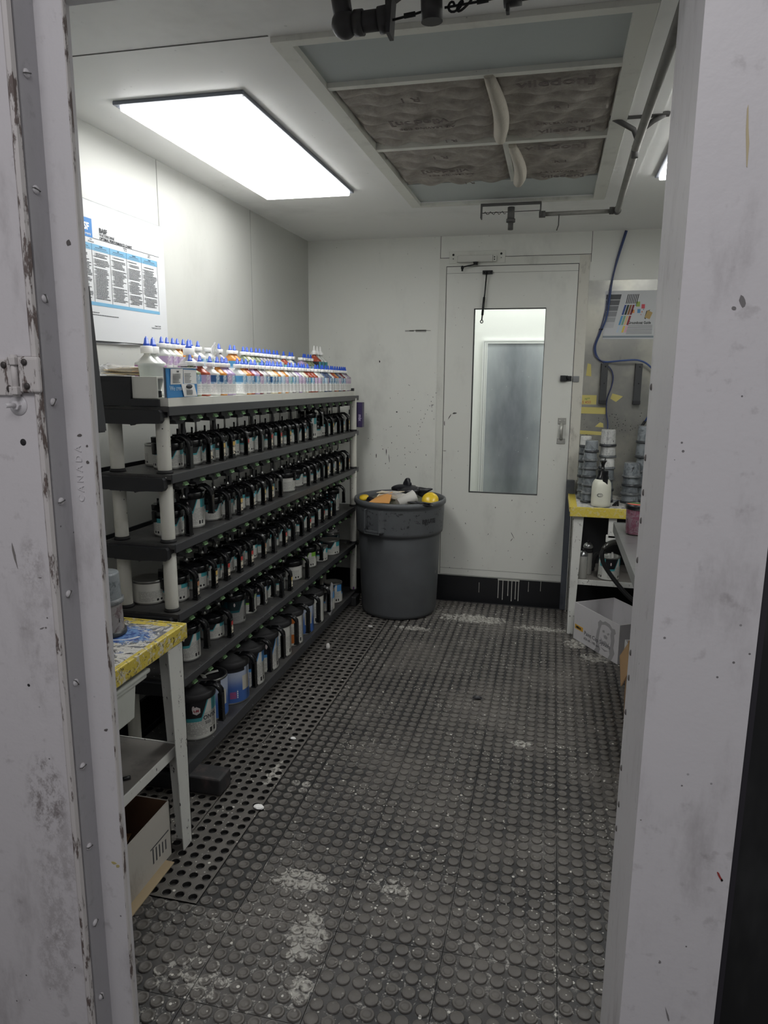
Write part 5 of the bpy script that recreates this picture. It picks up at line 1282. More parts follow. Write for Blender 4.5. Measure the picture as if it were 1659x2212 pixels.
bm = bm_new(); lathe(bm, [(.012,-.003),(.012,.003)], 14, .262-co.x, yc-.004-co.y, 1.80-co.z); finish(bm, 'cable_tie', INK, cbz)
cb2 = empty('dark_cable', (.366, yc-.012, 2.36)); tag(cb2, 'thinner dark blue cable hanging beside the blue hose down behind the cup stacks', 'cable'); co = Vector(cb2.location)
bm = bm_new(); tube(bm, [p_-co for p_ in smooth_path([(.366,yc-.012,2.37),(.325,yc-.012,2.2),(.297,yc-.012,2.02),(.275,yc-.012,1.87),(.252,yc-.012,1.78),(.228,yc-.012,1.70),(.24,yc-.012,1.64),(.29,yc-.012,1.60),(.335,yc-.012,1.56),(.352,yc-.012,1.51),(.345,yc-.012,1.45),(.325,yc-.012,1.38),(.325,yc-.012,1.30),(.338,yc-.02,1.22),(.335,yc-.03,1.12)])], .0038, 8); finish(bm, 'cable', flat('navy_cable', (58,66,104), .4), cb2)
cn = empty('hose_coupling', (.545, YB-.03, 1.17)); tag(cn, 'brass yellow air coupling hanging beside the right post', 'coupling')
bm = bm_new(); tube(bm, [(-.02,0,0),(-.012,0,.03)], [.006,.010], 12); finish(bm, 'nozzle', flat('yellow_brass', (196,172,84), .35, .3), cn); bm = bm_new(); tube(bm, [(-.012,0,.03),(.012,0,.075)], .009, 12); finish(bm, 'collar', INK, cn)
bm = bm_new(); tube(bm, [(.012,0,.075),(.03,0,.11),(.05,.01,.17)], .005, 8); finish(bm, 'hose_end', CB, cn)

# ================================================================= door closer body on the header
dc = empty('door_closer', (-.5125, YB-.006, 2.22)); tag(dc, 'white painted hydraulic door closer on a plate above the far door', 'door closer')
bm = bm_new(); rbox(bm, -.175, .175, -.004, 0, -.012, .062, .002); finish(bm, 'mounting_plate', TRIM, dc)
bm = bm_new(); rbox(bm, -.116, .10, -.045, -.004, -.008, .032, .004); finish(bm, 'cylinder_body', flat('closer_white', (206,206,200), .4), dc)
bm = bm_new(); rbox(bm, .10, .124, -.038, -.004, -.006, .028, .006); rbox(bm, -.125, -.116, -.038, -.004, -.006, .028, .003); finish(bm, 'end_cap', TRIM, dc)
bm = bm_new()
for x in (-.15, .15):
    for z in (.042, .018): ydisc(bm, x, -.004, z, [(.007 if z > .03 else .003,0),(.006 if z > .03 else .002,.002),(0,.003)], 14)
for z in (.004, .018): ydisc(bm, .112, -.038, z, [(.004,0),(0,.001)], 12)
finish(bm, 'bolt', DARKM, dc)
bm = bm_new(); lathe(bm, [(.014,-.026),(.014,-.012),(.018,-.008)], 14, -.005, -.03, 0); tube(bm, [(-.005,-.034,-.022),(-.05,-.036,-.03),(-.087,-.036,-.038)], .004, 8); lathe(bm, [(.006,-.062),(.006,-.05),(.009,-.048),(.009,-.034),(.005,-.03)], 12, -.087, -.036, 0); finish(bm, 'spindle_arm', DARKM, dc)

# ================================================================= pipes under the ceiling
PIPEM = grimy('dusty_grey_pipe', (128,126,122), (80,78,76), .6, .6, .3, scale=12)
PD = flat('dark_dusty_fitting', (78,77,76), .65)
z0 = 2.30
pp = empty('sprinkler_pipe', (.25, 2.8, z0)); tag(pp, 'thin grey pipe along the right of the ceiling, turning left at its far end', 'pipe'); po_ = Vector(pp.location)
bm = bm_new(); tube(bm, [Vector(q)-po_ for q in ((.226,1.5,z0),(.232,2.744,z0),(.252,3.76,z0),(.250,3.785,z0))], .014, 12); finish(bm, 'long_run', PIPEM, pp)
bm = bm_new(); tube(bm, [Vector(q)-po_ for q in ((.240,3.785,z0-.002),(-.11,3.775,z0-.006))], .010, 12); finish(bm, 'short_run', PIPEM, pp)
bm = bm_new(); sphere(bm, Vector((.25,3.785,z0))-po_, .02, 14, 10); tube(bm, [Vector(q)-po_ for q in ((.215,3.784,z0),(.235,3.785,z0))], .017, 12); tube(bm, [Vector(q)-po_ for q in ((-.115,3.775,z0-.006),(-.085,3.775,z0-.006))], .016, 10); finish(bm, 'elbow', PD, pp)
bm = bm_new(); tube(bm, [Vector(q)-po_ for q in ((.145,2.70,2.372),(.18,2.70,2.352),(.215,2.71,2.335),(.232,2.74,2.31))], .009, 8); tube(bm, [Vector(q)-po_ for q in ((.31,2.70,2.372),(.275,2.70,2.355),(.25,2.71,2.338),(.232,2.74,2.31))], .009, 8); rbox_b = bmesh.new(); rbox(rbox_b, .135,.325,2.685,2.715,2.368,2.376,.002); merge(bm, rbox_b, 0, Matrix.Translation(-po_)); tube(bm, [Vector(q)-po_ for q in ((.232,2.80,z0+.01),(.232,2.80,z0-.03))], .012, 10); finish(bm, 'hanger', PD, pp)
br = empty('nozzle_bracket', (-.25, 3.76, 2.33)); tag(br, 'dark U-shaped bracket with downward spray nozzle below the far end of the filters', 'bracket')
bm = bm_new(); rbox(bm, -.145, .145, -.022, .022, .012, .018, .002); rbox(bm, -.148, -.142, -.022, .022, -.05, .018, .002); rbox(bm, .139, .145, -.022, .022, -.045, .018, .002)
finish(bm, 'channel', PD, br)
bm = bm_new(); tube(bm, [(0,0,.0),(0,0,-.06)], .017, 14); tube(bm, [(0,0,-.055),(0,0,-.07)], .022, 14); tube(bm, [(0,0,-.07),(0,0,-.105)], .013, 12); tube(bm, [(-.142,0,-.022),(.142,0,-.02)], .0018, 6)
finish(bm, 'nozzle', PD, br)
bm = bm_new(); tube(bm, [(-.135+.0085*i, .0, -.024+.008*sin(i*1.9)) for i in range(14)], .0016, 6); text_b = None; finish(bm, 'cable_loop', INK, br)
wz = empty('wire_hook', (-.02, 3.775, 2.292)); tag(wz, 'short bent wire hanging from the far pipe', 'wire'); bm = bm_new(); tube(bm, [(0,0,0),(0,.002,-.05),(-.008,.002,-.075)], .0026, 6); rbox(bm, -.006,.006,-.006,.006,-.004,.006,.001); finish(bm, 'wire', PD, wz)
# nearer, larger bracket and pipes at the top of the view
nb2 = empty('overhead_pipe', (-.41, 1.72, 2.30)); tag(nb2, 'black elbow pipe and hanging bracket under the ceiling at the top of the view', 'pipe')
BK = flat('sooty_black_pipe', (52,51,52), .5)
bm = bm_new(); sphere(bm, (-.092,-.0,.0), .030, 18, 12); tube(bm, [(-.092,.0,.0),(-.098,-.012,.05),(-.098,-.012,.076)], .022, 14); tube(bm, [(-.085,0,0),(.0,.0,.002)], .0215, 16); tube(bm, [(-.068,0,0),(-.048,.0,.0)], .026, 16); tube(bm, [(-.012,0,0),(.008,0,.002)], .027, 16); finish(bm, 'elbow_run', BK, nb2)
bm = bm_new(); prism(bm, [(.008,-.034),(.017,-.034),(.022,.04),(.04,.05),(.30,.05),(.30,.064),(.02,.064),(.006,.05)], 'y', -.022, .022); finish(bm, 'bracket', BK, nb2)
bm = bm_new(); tube(bm, [(.105,.0,.05),(.107,.003,-.012)], .024, 18); finish(bm, 'drop_nozzle', BK, nb2)
bm = bm_new(); tube(bm, [(.015,0,-.002),(.07,0,.006),(.09,0,.010)], .0028, 6); tube(bm, [(.135,0,.012),(.2,0,.016),(.27,0,.022)], .0028, 6)
tube(bm, [(.145+.0105*cos(a*.5)*1.0+.006*a*.25, 0, .012+.010*sin(a*.55)) for a in range(28)], .0028, 6); tube(bm, [(.045,0,.004),(.07,0,.006)], .0055, 8); tube(bm, [(.205,0,.0165),(.23,0,.0185)], .0055, 8); finish(bm, 'wire_loop', INK, nb2)
bm = bm_new(); tube(bm, [(.262,0,.024),(.30,0,.026)], .024, 16); tube(bm, [(.30,0,.028),(.62,.0,.046)], .018, 14); rbox(bm, .268,.276,-.01,.01,-.012,.03,.002); finish(bm, 'far_pipe', BK, nb2)

# ================================================================= right work table with cup stacks
rt_ = empty('work_table', (.45, 4.43, 0)); tag(rt_, 'white metal work table with yellow-taped front edge in the far right corner', 'table')
RT = .775
m = M('blotched_bench_top', lin(196,194,188), .45); p = m.pos(); c = m.mix(m.noise(p, 26, 5, .7).step(.5,.54), lin(200,198,192), lin(120,120,124)); c = m.mix(m.noise(m.scale(p,1,1,1,(2,2,0)), 20, 5, .7).step(.6,.63), c, lin(70,92,140)); xx, yy, zz_ = m.sep(p); c = m.mix(xx.lt(.165), c, YEL); m.col(c)
bm = bm_new(); rbox(bm, .128, .80, 4.19, 4.675, RT-.012, RT, .003); finish(rel(bm, rt_), 'table_top', m.m, rt_)
bm = bm_new(); rbox(bm, .126, .80, 4.183, 4.192, RT-.055, RT+.003, .004); rbox(bm, .122, .130, 4.19, 4.675, RT-.03, RT+.003, .003)
finish(rel(bm, rt_), 'tape_edging', tape_mat('cleaner_yellow_tape', False) , rt_)
for (x, y, dx, dy) in ((.145,4.205,1,1),(.145,4.655,1,-1),(.78,4.205,-1,1),(.78,4.655,-1,-1)):
    bm = bm_new(); leg_L(bm, x, y, RT-.012, dx, dy, .062, tx=.0); finish(rel(bm, rt_), 'leg', WT, rt_)
bm = bm_new(); rbox(bm, .16, .77, 4.225, 4.64, .318, .334, .003); s = finish(rel(bm, rt_), 'lower_shelf', DUSTY, rt_); bm = bm_new(); rbox(bm, .16, .77, 4.219, 4.226, .305, .337, .002); finish(rel(bm, rt_), 'shelf_lip', WT, s)
bm = bm_new(); rbox(bm, .345, .39, 4.20, 4.21, .60, .72, .003); rbox(bm, .335, .42, 4.20, 4.212, .575, .62, .006); finish(rel(bm, rt_), 'bracket', WT, rt_)
# mixing cups, upside down, nested in stacks
def cup_mat(name, rgb, rough, smear, alpha=1.):
    m = M(name, lin(*rgb), rough); p = m.pos(); r_ = m.rnd()
    n_ = m.noise(p, 26, 5, .7, .8); c = m.mix(n_.step(.45,.6)*.7, lin(*rgb), lin(*smear)); c = m.mix(m.noise(m.scale(p,1,1,.3), 60, 3, .7).step(.64,.67), c, lin(34,34,36))
    c = m.mix(r_*.38, c, lin(56,60,64)); m.col(c); m.bump(n_, .3, .002); return m.m
CUPA = cup_mat('paint_smeared_cup', (132,138,142), .3, (78,84,90)); CUPB = cup_mat('whitish_cup', (212,213,210), .32, (170,171,170))
RIMD = cup_mat('dark_cup_rim', (40,42,46), .35, (66,70,74)); RIML = cup_mat('grey_cup_rim', (120,124,126), .35, (70,72,76))
def cup(R, H, mb, mr, scale_marks=False):
    r = empty('mixing_cup')
    bm = bm_new(); lathe(bm, [(R,0),(R*.985,.004),(R*.90,H-.006),(R*.87,H-.001),(R*.82,H),(0,H-.002)], 36, cap=False); finish(bm, 'cup_wall', mb, r)
    bm = bm_new(); lathe(bm, [(R*1.0,.001),(R*1.09,.0),(R*1.10,.002),(R*1.08,.013),(R*.99,.014)], 36, cap=False); finish(bm, 'rim', mr, r)
    if scale_marks:
        bm = bm_new()
        for i in range(12):
            z = .02+i*(H-.03)/12; rr_ = R*(.985-.085*(z/H))+.0004; b = bmesh.new(); box(b, rr_-.0004, rr_+.0003, -.006 if i % 3 == 0 else -.003, .004, z, z+.001); merge(bm, b, 0, Matrix.Rotation(-1.75, 4, 'Z'))
        finish(bm, 'scale_marks', GREY, r)
    return r
def stack(name, x, y, base, R, H, pitch, n, mats, label, z_extra=None, marks_=False):
    """n cups; the topmost shows its full height, those beneath only their lower band"""
    pr = {}
    for i in range(n):
        mi = mats[i % len(mats)]
        if mi not in pr: o = cup(R, H, *mi, marks_); pr[mi] = o
        else: o = dup(pr[mi])
        o.location = (x+rb.uniform(-.003,.003), y+rb.uniform(-.002,.002), base+pitch*i+.0008); o.rotation_euler = (0,0,rb.uniform(-.3,.3))
        pos_ = 'bottommost' if i == 0 else 'topmost' if i == n-1 else ORD[i]+' from the bottom'
        tag(o, 'upturned mixing cup, %s of %s' % (pos_, label), 'cup', 'upturned mixing cups stacked on the right table')
a_, b_, c_, d_ = (CUPA,RIMD), (CUPA,RIML), (CUPB,RIMD), (CUPB,RIML)
stack('a', .206, 4.50, RT, .036, .066, .0455, 8, [b_,b_,b_,a_,b_,a_,a_,(CUPB,RIMD)], 'the stack nearest the door')
stack('b', .232, 4.385, RT, .040, .070, .050, 7, [a_,b_,b_,a_,b_,b_,a_], 'the second stack from the door')
stack('c', .330, 4.43, RT, .0455, .098, .067, 6, [a_,a_,b_,d_,d_,c_], 'the tallest whitish stack', marks_=True)
stack('d', .472, 4.42, RT, .050, .085, .052, 4, [a_,b_,a_,b_], 'the short wide stack behind the plum cup')
stack('e', .545, 4.52, RT, .046, .10, .088, 5, [a_,a_,b_,a_,a_], 'the dark stack next to the right post')
# pump sprayer
spb = empty('pump_sprayer', (.297, 4.262, RT+.0005)); tag(spb, 'white pump spray bottle with black head in front of the cup stacks', 'spray bottle')
bm = bm_new(); lathe(bm, [(.046,0),(.053,.004),(.055,.02),(.055,.11),(.052,.135),(.044,.152),(.036,.160),(0,.160)], 36, cap=False); finish(bm, 'bottle', M('milky_plastic', lin(212,212,198), .35).m, spb)
bm = bm_new(); lathe(bm, [(.037,.150),(.036,.175),(.028,.185),(.026,.205),(.022,.212),(.010,.214),(.009,.24),(.016,.258),(.020,.262),(.020,.266),(0,.266)], 24, cap=False); rbox(bm, .0,.03,-.045,-.012,.11,.215,.006); rbox(bm, -.026,-.014,-.03,-.01,.17,.215,.004); finish(bm, 'pump_head', GLP, spb)
bm = bm_new(); text_cyl(bm, 'SPRAY', .0, .055, .06, -1.9) if False else None
b_el = [(.0557*cos(-1.75+.28*cos(t)), .0557*sin(-1.75+.28*cos(t)), .072+.010*sin(t)) for t in [i*pi/12 for i in range(25)]]
tube(bm, b_el, .0009, 5); tube(bm, [(.0557*cos(-1.8+.2*cos(t)), .0557*sin(-1.8+.2*cos(t)), .0715+.0055*sin(t)) for t in [i*pi/12 for i in range(25)]], .0007, 5); finish(bm, 'oval_logo', GREY, spb)
bt2 = empty('black_scrap', (.385, 4.30, RT+.0005)); tag(bt2, 'small black plastic corner piece lying right of the spray bottle', 'plastic scrap'); bm = bm_new(); hexa(bm, [(-.02,-.014,0),(.018,-.014,0),(.018,.012,0),(-.02,.012,0),(-.004,-.01,.02),(.014,-.01,.03),(.012,.01,.03),(-.004,.01,.02)]); finish(bm, 'scrap', GLP, bt2)
# things on the lower shelf
LSZ = .3345
for i, (x, y, h, lab) in enumerate(((.218, 4.27, .155, 'nearer silver-topped aerosol can behind the table leg'), (.250, 4.37, .185, 'farther aerosol can with dark band behind the nearer one'))):
    a = empty('aerosol_can', (x, y, LSZ)); tag(a, lab, 'aerosol can', 'aerosol cans under the right table')
    bm = bm_new(); lathe(bm, [(.027,0),(.028,.003),(.028,h-.02),(.0265,h-.016)], 28); finish(bm, 'can_body', flat('can_silver_white', (186,186,180), .35, .3), a)
    bm = bm_new(); lathe(bm, [(.0285,h-.018),(.029,h-.012),(.024,h),(.014,h+.008),(.012,h+.010),(0,h+.010)], 28, cap=False); finish(bm, 'dome', CHROME, a)
    bm = bm_new(); lathe(bm, [(.007,h+.008),(.0065,h+.024),(0,h+.025)], 12); finish(bm, 'spray_button', DARKM, a)
    if i: bm = bm_new(); lathe(bm, [(.0283,h-.05),(.0283,h-.02)], 28, cap=False); finish(bm, 'dark_band', INK, a)
op = empty('open_paint_can', (.372, 4.30, LSZ)); tag(op, 'open paint can with teal label on the lower shelf of the right table', 'paint can')
one('tin_body', TIN, op, lambda bm: lathe(bm, [(.058,0),(.0605,.002),(.0605,.132),(.062,.137),(.060,.14),(.054,.138),(.054,.05),(0,.05)], 40, cap=False))
bm = bm_new(); shell(bm, .0612, .006, .130); finish(bm, 'paper_label', LAB['teal'], op, rot=(0,0,-2.0))
bm = bm_new(); rbox(bm, .004,.018,-.05,-.045,.12,.172,.004); rbox(bm, -.045,-.01,-.04,-.01,.137,.15,.003); finish(bm, 'lid_tabs', WT, op)
hs = empty('black_hose', (.36, 4.15, LSZ)); tag(hs, 'thick black taped hose arching out over the lower shelf of the right table', 'hose')
hp = smooth_path([(.06,.07,.24),(.02,.04,.248),(-.02,.0,.235),(-.044,-.01,.19),(-.035,-.015,.135),(.0,-.02,.08),(.05,-.04,.02),(.10,-.06,-.03),(.16,-.08,-.075)])
bm = bm_new(); tube(bm, hp, .0125, 12); finish(bm, 'hose', flat('black_hose_rubber', (30,30,32), .4), hs)
bm = bm_new(); tube(bm, hp[:14], .0150, 12); finish(bm, 'foil_tape', M('dark_foil_tape', lin(70,70,68), .25, .5).m, hs)
cl = empty('coiled_hose', (.31, 4.42, LSZ)); tag(cl, 'dark corrugated hose end behind the aerosol cans', 'hose'); bm = bm_new(); tube(bm, smooth_path([(-.03,-.02,.015),(-.02,-.02,.08),(.0,-.02,.12),(.05,-.02,.13)], 6), [.014+.0025*(i%2) for i in range(19)], 10); finish(bm, 'hose', BLACKR, cl)
# steel bench
sb = empty('steel_bench', (.70, 3.4, 0)); tag(sb, 'bare steel bench along the right side, mostly hidden by the door post', 'bench')
BM_ = .74
bm = bm_new(); rbox(bm, .352, 1.05, 2.5, 3.96, BM_-.004, BM_, .001); finish(rel(bm, sb), 'bench_top', STEEL, sb)
bm = bm_new(); rbox(bm, .350, .353, 2.5, 3.962, BM_-.05, BM_+.004, .001); rbox(bm, .353, 1.05, 3.958, 3.962, BM_-.05, BM_+.004, .001); finish(rel(bm, sb), 'rolled_lip', STEEL, sb)
for (x, y) in ((.60,2.58),(.60,3.80),(.98,2.58),(.98,3.80)):
    bm = bm_new(); rbox(bm, x-.018, x+.018, y-.018, y+.018, 0, BM_-.005, .003); finish(rel(bm, sb), 'leg', STEEL, sb)
pc = empty('pink_paint_cup', (.437, 3.70, BM_+.0045)); tag(pc, 'clear cup of plum paint with a red and green lid on the steel bench', 'cup')
bm = bm_new(); lathe(bm, [(.047,0),(.050,.003),(.054,.13),(.052,.135)], 32); finish(bm, 'cup_wall', cup_mat('plum_stained_cup', (128,72,92), .25, (150,132,140)), pc)
bm = bm_new(); lathe(bm, [(.054,.125),(.058,.127),(.058,.15),(.053,.153),(.051,.148)], 32, cap=False); finish(bm, 'black_rim', BLACKP, pc)
bm = bm_new(); lathe(bm, [(.052,.149),(0,.149)], 32, cap=False); m = M('red_green_disc', lin(150,60,50), .5); u, v, w_ = m.sep(m.obj()); m.col(m.mix((u*1.0+v*2.2).gt(-.012), lin(226,92,78), lin(80,104,62))); finish(bm, 'lid_disc', m.m, pc)
# wooden stick across
ws = empty('thin_dowel', (.47, 4.33, 1.02)) if False else None
# cartons on the floor
d_ = Vector((.533,-.846)).normalized(); n_ = Vector((.846,.533)); ang = atan2(-.351,.221)
wbx = empty('paint_cup_carton', (.184, 4.139, 0), (0,0,ang)); tag(wbx, 'open white Paint Cup System carton on the floor under the right table', 'box')
L_, Dp, Hh = .415, .27, .222
WC = grimy('white_carton', (206,204,206), (150,146,144), .6, .3, .5, scale=10, usepos=False, spotscale=60)
bm = bm_new()
for b in ((0,L_,0,.004),(0,L_,Dp-.004,Dp),(0,.004,.004,Dp-.004),(L_-.004,L_,.004,Dp-.004)): box(bm, *b[:2], *b[2:], .0012, Hh)
finish(bm, 'wall_panel', WC, wbx); bm = bm_new(); box(bm, .004, L_-.004, .004, Dp-.004, .0012, .005); finish(bm, 'bottom_panel', WC, wbx)
bm = bm_new(); text_on(bm, 'Paint Cup System', .034, (.105,-.0006,.052+.008), (1,0,0), (0,0,1), depth=.0006); finish(bm, 'title_lettering', GREY, wbx)
bm = bm_new(); text_on(bm, '650 ml - 190 µm', .021, (.105,-.0006,.032), (1,0,0), (0,0,1), depth=.0006); finish(bm, 'size_lettering', GREY, wbx)
bm = bm_new(); box(bm, .012,.092,-.0006,0,.068,.094); finish(bm, 'logo_patch', flat('logo_yellow', (216,166,60), .5), wbx)
bm = bm_new(); text_on(bm, 'MIRKA', .017, (.024,-.0012,.075), (1,0,0), (0,0,1), depth=.0006, bold=.0008); finish(bm, 'logo_lettering', INK, wbx)
dg_ = [(.205,.0012),(.225,.03),(.215,.08),(.222,.12),(.232,.15),(.226,.175),(.245,.195),(.268,.19),(.29,.202),(.33,.198),(.352,.182),(.375,.185),(.385,.165),(.372,.15),(.378,.12),(.372,.08),(.385,.05),(.372,.02),(.36,.0012),(.33,.0012),(.345,.03),(.335,.06),(.345,.075),(.35,.11),(.34,.14),(.345,.165),(.325,.178),(.29,.182),(.26,.172),(.25,.15),(.245,.12),(.24,.09),(.245,.06),(.26,.03),(.25,.0012)]
bm = bm_new(); prism(bm, dg_, 'y', -.0005, 0)
for pl in ([(.268,.142),(.285,.15),(.292,.138),(.275,.132)],[(.31,.138),(.33,.148),(.335,.14),(.318,.13)],[(.282,.118),(.30,.126),(.318,.118),(.312,.104),(.29,.104)],[(.258,.10),(.275,.082),(.30,.09),(.325,.08),(.338,.098),(.33,.07),(.30,.078),(.27,.068)],[(.262,.045),(.30,.03),(.335,.045),(.30,.04)]): prism(bm, pl, 'y', -.0005, 0)
finish(bm, 'grey_dog_print', flat('print_light_grey', (160,158,160), .6), wbx)
bm = bm_new(); lathe_b = bmesh.new(); lathe(lathe_b, [(0,0),(.010,0),(.010,.0008),(0,.0008)], 14, sy=2.2); merge(bm, lathe_b, 0, Matrix.Translation((.30,Dp-.0045,.15)) @ Matrix.Rotation(pi/2,4,'X')); tube(bm, [(.30,Dp-.0048,.13),(.302,Dp-.0048,.10)], .001, 5); finish(bm, 'red_smear', flat('pink_red_smear', (176,96,104), .6), wbx)
c2 = empty('carton', (.55, 3.50, 0), (0,0,.08)); tag(c2, 'second white carton partly hidden behind the right post', 'box')
bm = bm_new(); 
for b in ((-.11,.2,-.004,0),(-.11,.2,.2,.204),(-.11,-.106,0,.2),(.196,.2,0,.2)): box(bm, *b, .0012, .18)
finish(bm, 'wall_panel', WC, c2); bm = bm_new(); box(bm, -.106,.196,0,.2,.0012,.005); finish(bm, 'bottom_panel', WC, c2)
c3 = empty('brown_carton', (.60, 3.22, 0), (0,0,-.1)); tag(c3, 'brown cardboard carton sticking out from behind the right post', 'box')
BR = flat('brown_cardboard', (158,126,90), .8); bm = bm_new()
for b in ((-.21,.2,-.2,-.196),(-.21,.2,.196,.2),(-.21,-.206,-.196,.196),(.196,.2,-.196,.196)): box(bm, *b, .0012, .27)
finish(bm, 'wall_panel', BR, c3); bm = bm_new(); box(bm, -.206,.196,-.196,.196,.0012,.005); finish(bm, 'bottom_panel', BR, c3)
bm = bm_new(); hexa(bm, [(-.21,-.19,.262),(-.21,.19,.262),(-.207,.19,.262),(-.207,-.19,.262),(-.235,-.19,.20),(-.245,.19,.19),(-.24,.19,.19),(-.23,-.19,.20)]); finish(bm, 'flap', BR, c3)

# ================================================================= trash can
tc = empty('trash_can', (-.925, 4.403, 0)); tag(tc, 'large round dark grey trash can overflowing in the far corner by the rack', 'trash can')
TM = M('scuffed_grey_plastic', lin(84,87,90), .48); p = TM.obj(); x, y, z = TM.sep(p)
c = TM.mix(TM.noise(p, 5, 4).step(.35,.8)*.5, lin(92,95,98), lin(72,73,74)); sc_ = TM.noise(TM.scale(p, 1,1,1.4), 24, 5, .75, .4).step(.57,.61)*z.band(.56,.70); c = TM.mix(sc_*.8, c, lin(36,37,40))
c = TM.mix(TM.vor(TM.scale(p,1,1,.22), 9).lt(.045), c, lin(160,160,156)); TM.col(c); TM.bump(TM.noise(p, 40, 3), .12, .002); TM = TM.m
bm = bm_new(); lathe(bm, [(.215,0),(.236,.006),(.245,.03),(.262,.52),(.262,.535),(.276,.54),(.279,.56),(.284,.70),(.284,.715),(.293,.722),(.2945,.735),(.292,.748),(.284,.752),(.278,.748),(.274,.72),(.255,.50),(.235,.03),(0,.02)], 64, cap=False)
finish(bm, 'barrel', TM, tc)
for a in (-1.955, -1.955+pi):
    bm = bm_new(); b = bmesh.new()
    prism(b, [(.0,-.068),(.0,.068),(.04,.055),(.04,-.055)], 'z', .565, .573); prism(b, [(.0,.058),(.0,.068),(.04,.055),(.04,.047)], 'z', .565, .705); prism(b, [(.0,-.068),(.0,-.058),(.04,-.047),(.04,-.055)], 'z', .565, .705); prism(b, [(.032,-.055),(.04,-.055),(.04,.055),(.032,.055)], 'z', .56, .582)
    merge(bm, b, 0, Matrix.Rotation(a, 4, 'Z') @ Matrix.Translation((.272, 0, 0))); finish(bm, 'handle', TM, tc)
bm = bm_new(); text_cyl(bm, 'BRUTE', .036, .2825, .625, -.86, depth=.0012, bold=.0012); finish(bm, 'lettering', flat('dark_worn_ink', (44,44,48), .6), tc)
TO_ = Vector(tc.location)
def trash(name, lab, cat, mat, fn, loc, rot=(0,0,0)):
    bm = bm_new(); fn(bm); o = finish(bm, name, mat); o.location = Vector(loc)+TO_; o.rotation_euler = rot; tag(o, lab, cat); return o
trash('garbage_heap', 'dull mixed rubbish filling the trash can under the top layer', 'rubbish', flat('olive_rubbish', (96,98,84), .7), lambda bm: crumple(bm, .235, .235, .07, (0,0,0), 31, .12, 4), (0,0,.69))
trash('yellow_dome', 'round translucent yellow dome on the right edge of the trash', 'plastic dome', M('bright_yellow_plastic', lin(232,196,50), .25).m, lambda bm: lathe(bm, [(0,.024),(.03,.023),(.046,.012),(.050,0),(.052,-.003)], 30, cap=False), (.212,-.10,.758), (.95,-.1,.2))
trash('paper_cup', 'white printed paper cup lying tilted in the middle of the trash', 'cup', flat('white_cup_paper', (214,212,206), .6), lambda bm: lathe(bm, [(.030,-.06),(.040,.055),(.042,.058),(.038,.056),(.03,-.056)], 28), (.075,-.17,.762), (1.25,0,2.2))
BKP = flat('crumpled_black_plastic', (34,34,40), .35)
trash('black_glove', 'black crumpled glove sticking up at the back of the trash', 'glove', BKP, lambda bm: (crumple(bm, .09, .05, .042, (0,0,0), 7, .8, 4, True), crumple(bm, .024, .022, .045, (.055,.0,.035), 8, .6, 4, True), crumple(bm, .07, .03, .026, (.11,0,-.012), 9, .8, 4, True)), (.0,.03,.785), (0,-.15,0))
trash('black_cloth', 'small black cloth scrap at the right rim of the trash', 'cloth', BKP, lambda bm: crumple(bm, .055, .035, .010, (0,0,0), 14, .8, 4, True), (.175,-.205,.752), (0,.1,0))
trash('black_ball', 'small crumpled black wad at the left of the trash', 'rubbish', BKP, lambda bm: crumple(bm, .035, .03, .016, (0,0,0), 15, .5), (-.15,-.17,.752))
TAN = flat('tan_paper', (206,150,84), .7)
trash('tan_paper_scrap', 'folded tan masking paper at the front left of the trash', 'paper', TAN, lambda bm: (hexa(bm, [(-.07,-.04,0),(.06,-.05,0),(.06,.03,.004),(-.06,.03,.004),(-.07,-.04,.003),(.06,-.05,.003),(.07,.03,.06),(-.02,.03,.03)])), (-.08,-.2,.748), (0,0,.1))
trash('folded_paper', 'folded white and cream paper sheets in the trash', 'paper', flat('cream_paper', (222,212,190), .7), lambda bm: (hexa(bm, [(-.06,-.03,0),(.10,-.03,-.01),(.11,.03,-.01),(-.05,.03,0),(-.06,-.03,.003),(.10,-.03,-.007),(.12,.03,.018),(-.05,.03,.03)]), hexa(bm, [(-.07,-.01,.02),(.08,-.01,.03),(.10,.04,.03),(-.06,.04,.02),(-.07,-.01,.023),(.08,-.01,.033),(.10,.04,.034),(-.06,.04,.024)])), (-.06,-.10,.765), (0,0,-.1))
trash('yellow_disc', 'bright yellow disc at the left rim of the trash', 'plastic disc', bpy.data.materials['bright_yellow_plastic'], lambda bm: lathe(bm, [(.028,0),(.03,.004),(.028,.016),(0,.018)], 24), (-.20,-.14,.752), (.3,0,0))
trash('clear_wrapper', 'crinkled clear wrapper in the middle of the trash', 'wrapper', CLR, lambda bm: crumple(bm, .07, .05, .028, (0,0,0), 22, .6), (-.01,-.13,.778))
# small litter on the floor
lit = [((-.284,3.194),'small black cloth scrap on the floor mats in the middle of the walkway',BKP,(.022,.016,.008)), ((-1.02,4.02),'white crumb of dried paint near the foot of the trash can',PAPER,(.014,.008,.004)), ((-.95,2.13),'scrap of white masking paper beside the left table leg',PAPER,(.02,.014,.006)), ((-1.00,2.62),'white flake on the perforated mat beside the bottom shelf',PAPER,(.012,.009,.004))]
for i, ((x, y), lab, mt, s) in enumerate(lit):
    bm = bm_new(); crumple(bm, *s, (0,0,s[2]+.001), 40+i, .35, 2); o = finish(bm, 'floor_scrap', mt); o.location = (x, y, 0); tag(o, lab, 'scrap')
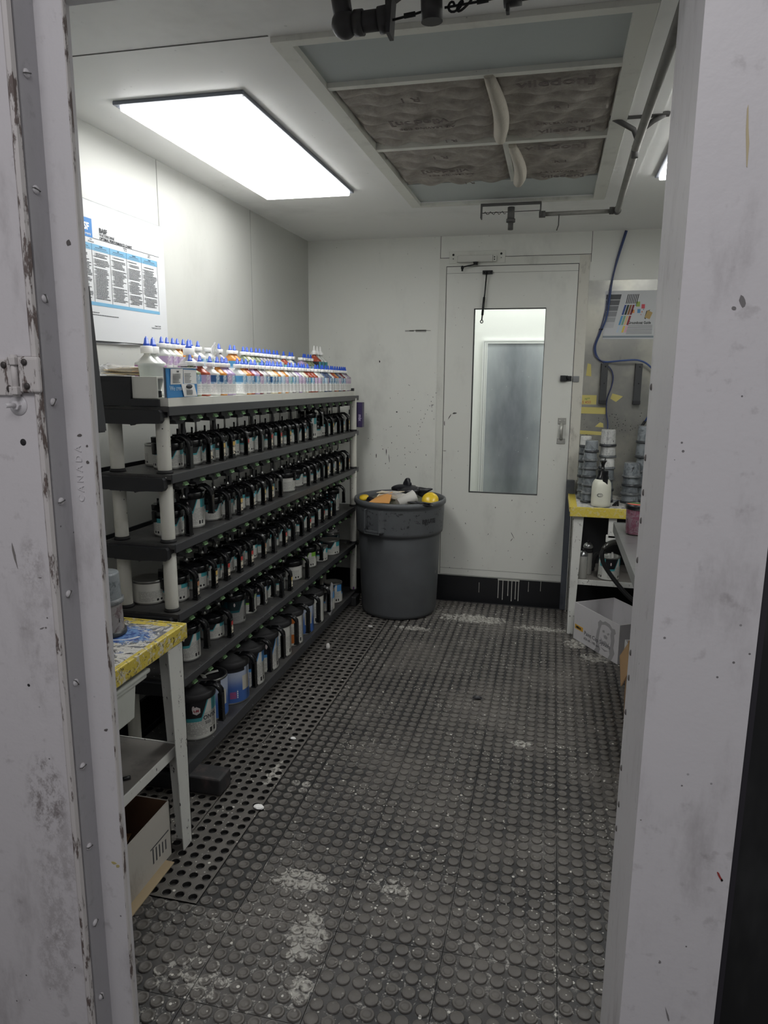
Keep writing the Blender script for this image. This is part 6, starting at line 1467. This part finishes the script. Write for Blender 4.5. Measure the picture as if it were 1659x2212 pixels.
# stacked cups on the left table
st = [(.055,.075,0,b_), (.056,.085,.0,b_)]
for i, (R_, H_, z_, lab) in enumerate(((.055,.10,0,'lower clear paint-streaked cup on the left table beside the jamb'),(.052,.092,.098,'upper grey upturned cup on the left table beside the jamb'))):
    o = cup(R_, H_, CUPA if i else cup_mat('streaky_clear_cup', (150,146,146), .25, (96,70,74)), RIMD if not i else RIML); o.location = (-1.281, 1.80, TT+.001+z_); tag(o, lab, 'cup', 'cups stacked on the left table')
# ================================================================= light and camera
w = bpy.data.worlds.new('World'); SC.world = w; w.use_nodes = True
w.node_tree.nodes['Background'].inputs[0].default_value = (.82,.81,.84,1); w.node_tree.nodes['Background'].inputs[1].default_value = .20
def area(name, loc, rot, sx, sy, power, col=(1,1,1)):
    l = bpy.data.lights.new(name, 'AREA'); l.shape = 'RECTANGLE'; l.size = sx; l.size_y = sy; l.energy = power; l.color = col
    o = bpy.data.objects.new(name, l); COL.objects.link(o); o.location = loc; o.rotation_euler = rot; return o
area('doorway_fill_lamp', (-.3, -.75, 3.0), (radians(24), 0, 0), 2.2, .9, 19, (1.0,.975,1.0))  # added unseen fill light for the door frame faces
cd = bpy.data.cameras.new('camera'); cam = bpy.data.objects.new('camera', cd); COL.objects.link(cam)
yaw, pitch, roll = 2.29770506e-01, 1.93386925e-01, -7.53025671e-03
fwd = Vector((-sin(yaw)*cos(pitch), cos(yaw)*cos(pitch), -sin(pitch))); right = Vector((cos(yaw), sin(yaw), 0)); down = fwd.cross(right)
r2 = cos(roll)*right+sin(roll)*down; d2 = -sin(roll)*right+cos(roll)*down
up = -d2; bk = -fwd
cam.matrix_world = Matrix(((r2.x,up.x,bk.x,0),(r2.y,up.y,bk.y,0),(r2.z,up.z,bk.z,1.53),(0,0,0,1)))
cd.sensor_fit = 'HORIZONTAL'; cd.sensor_width = 36; cd.lens = 1539.24/1659*36; cd.clip_start = .05; cd.clip_end = 100
SC.camera = cam
SC.view_settings.view_transform = 'Standard'; SC.view_settings.look = 'None'; SC.view_settings.gamma = 1; SC.view_settings.use_curve_mapping = False
SC.view_settings.exposure = 0.44
SC.cycles.max_bounces = 8 if hasattr(SC, 'cycles') else 8
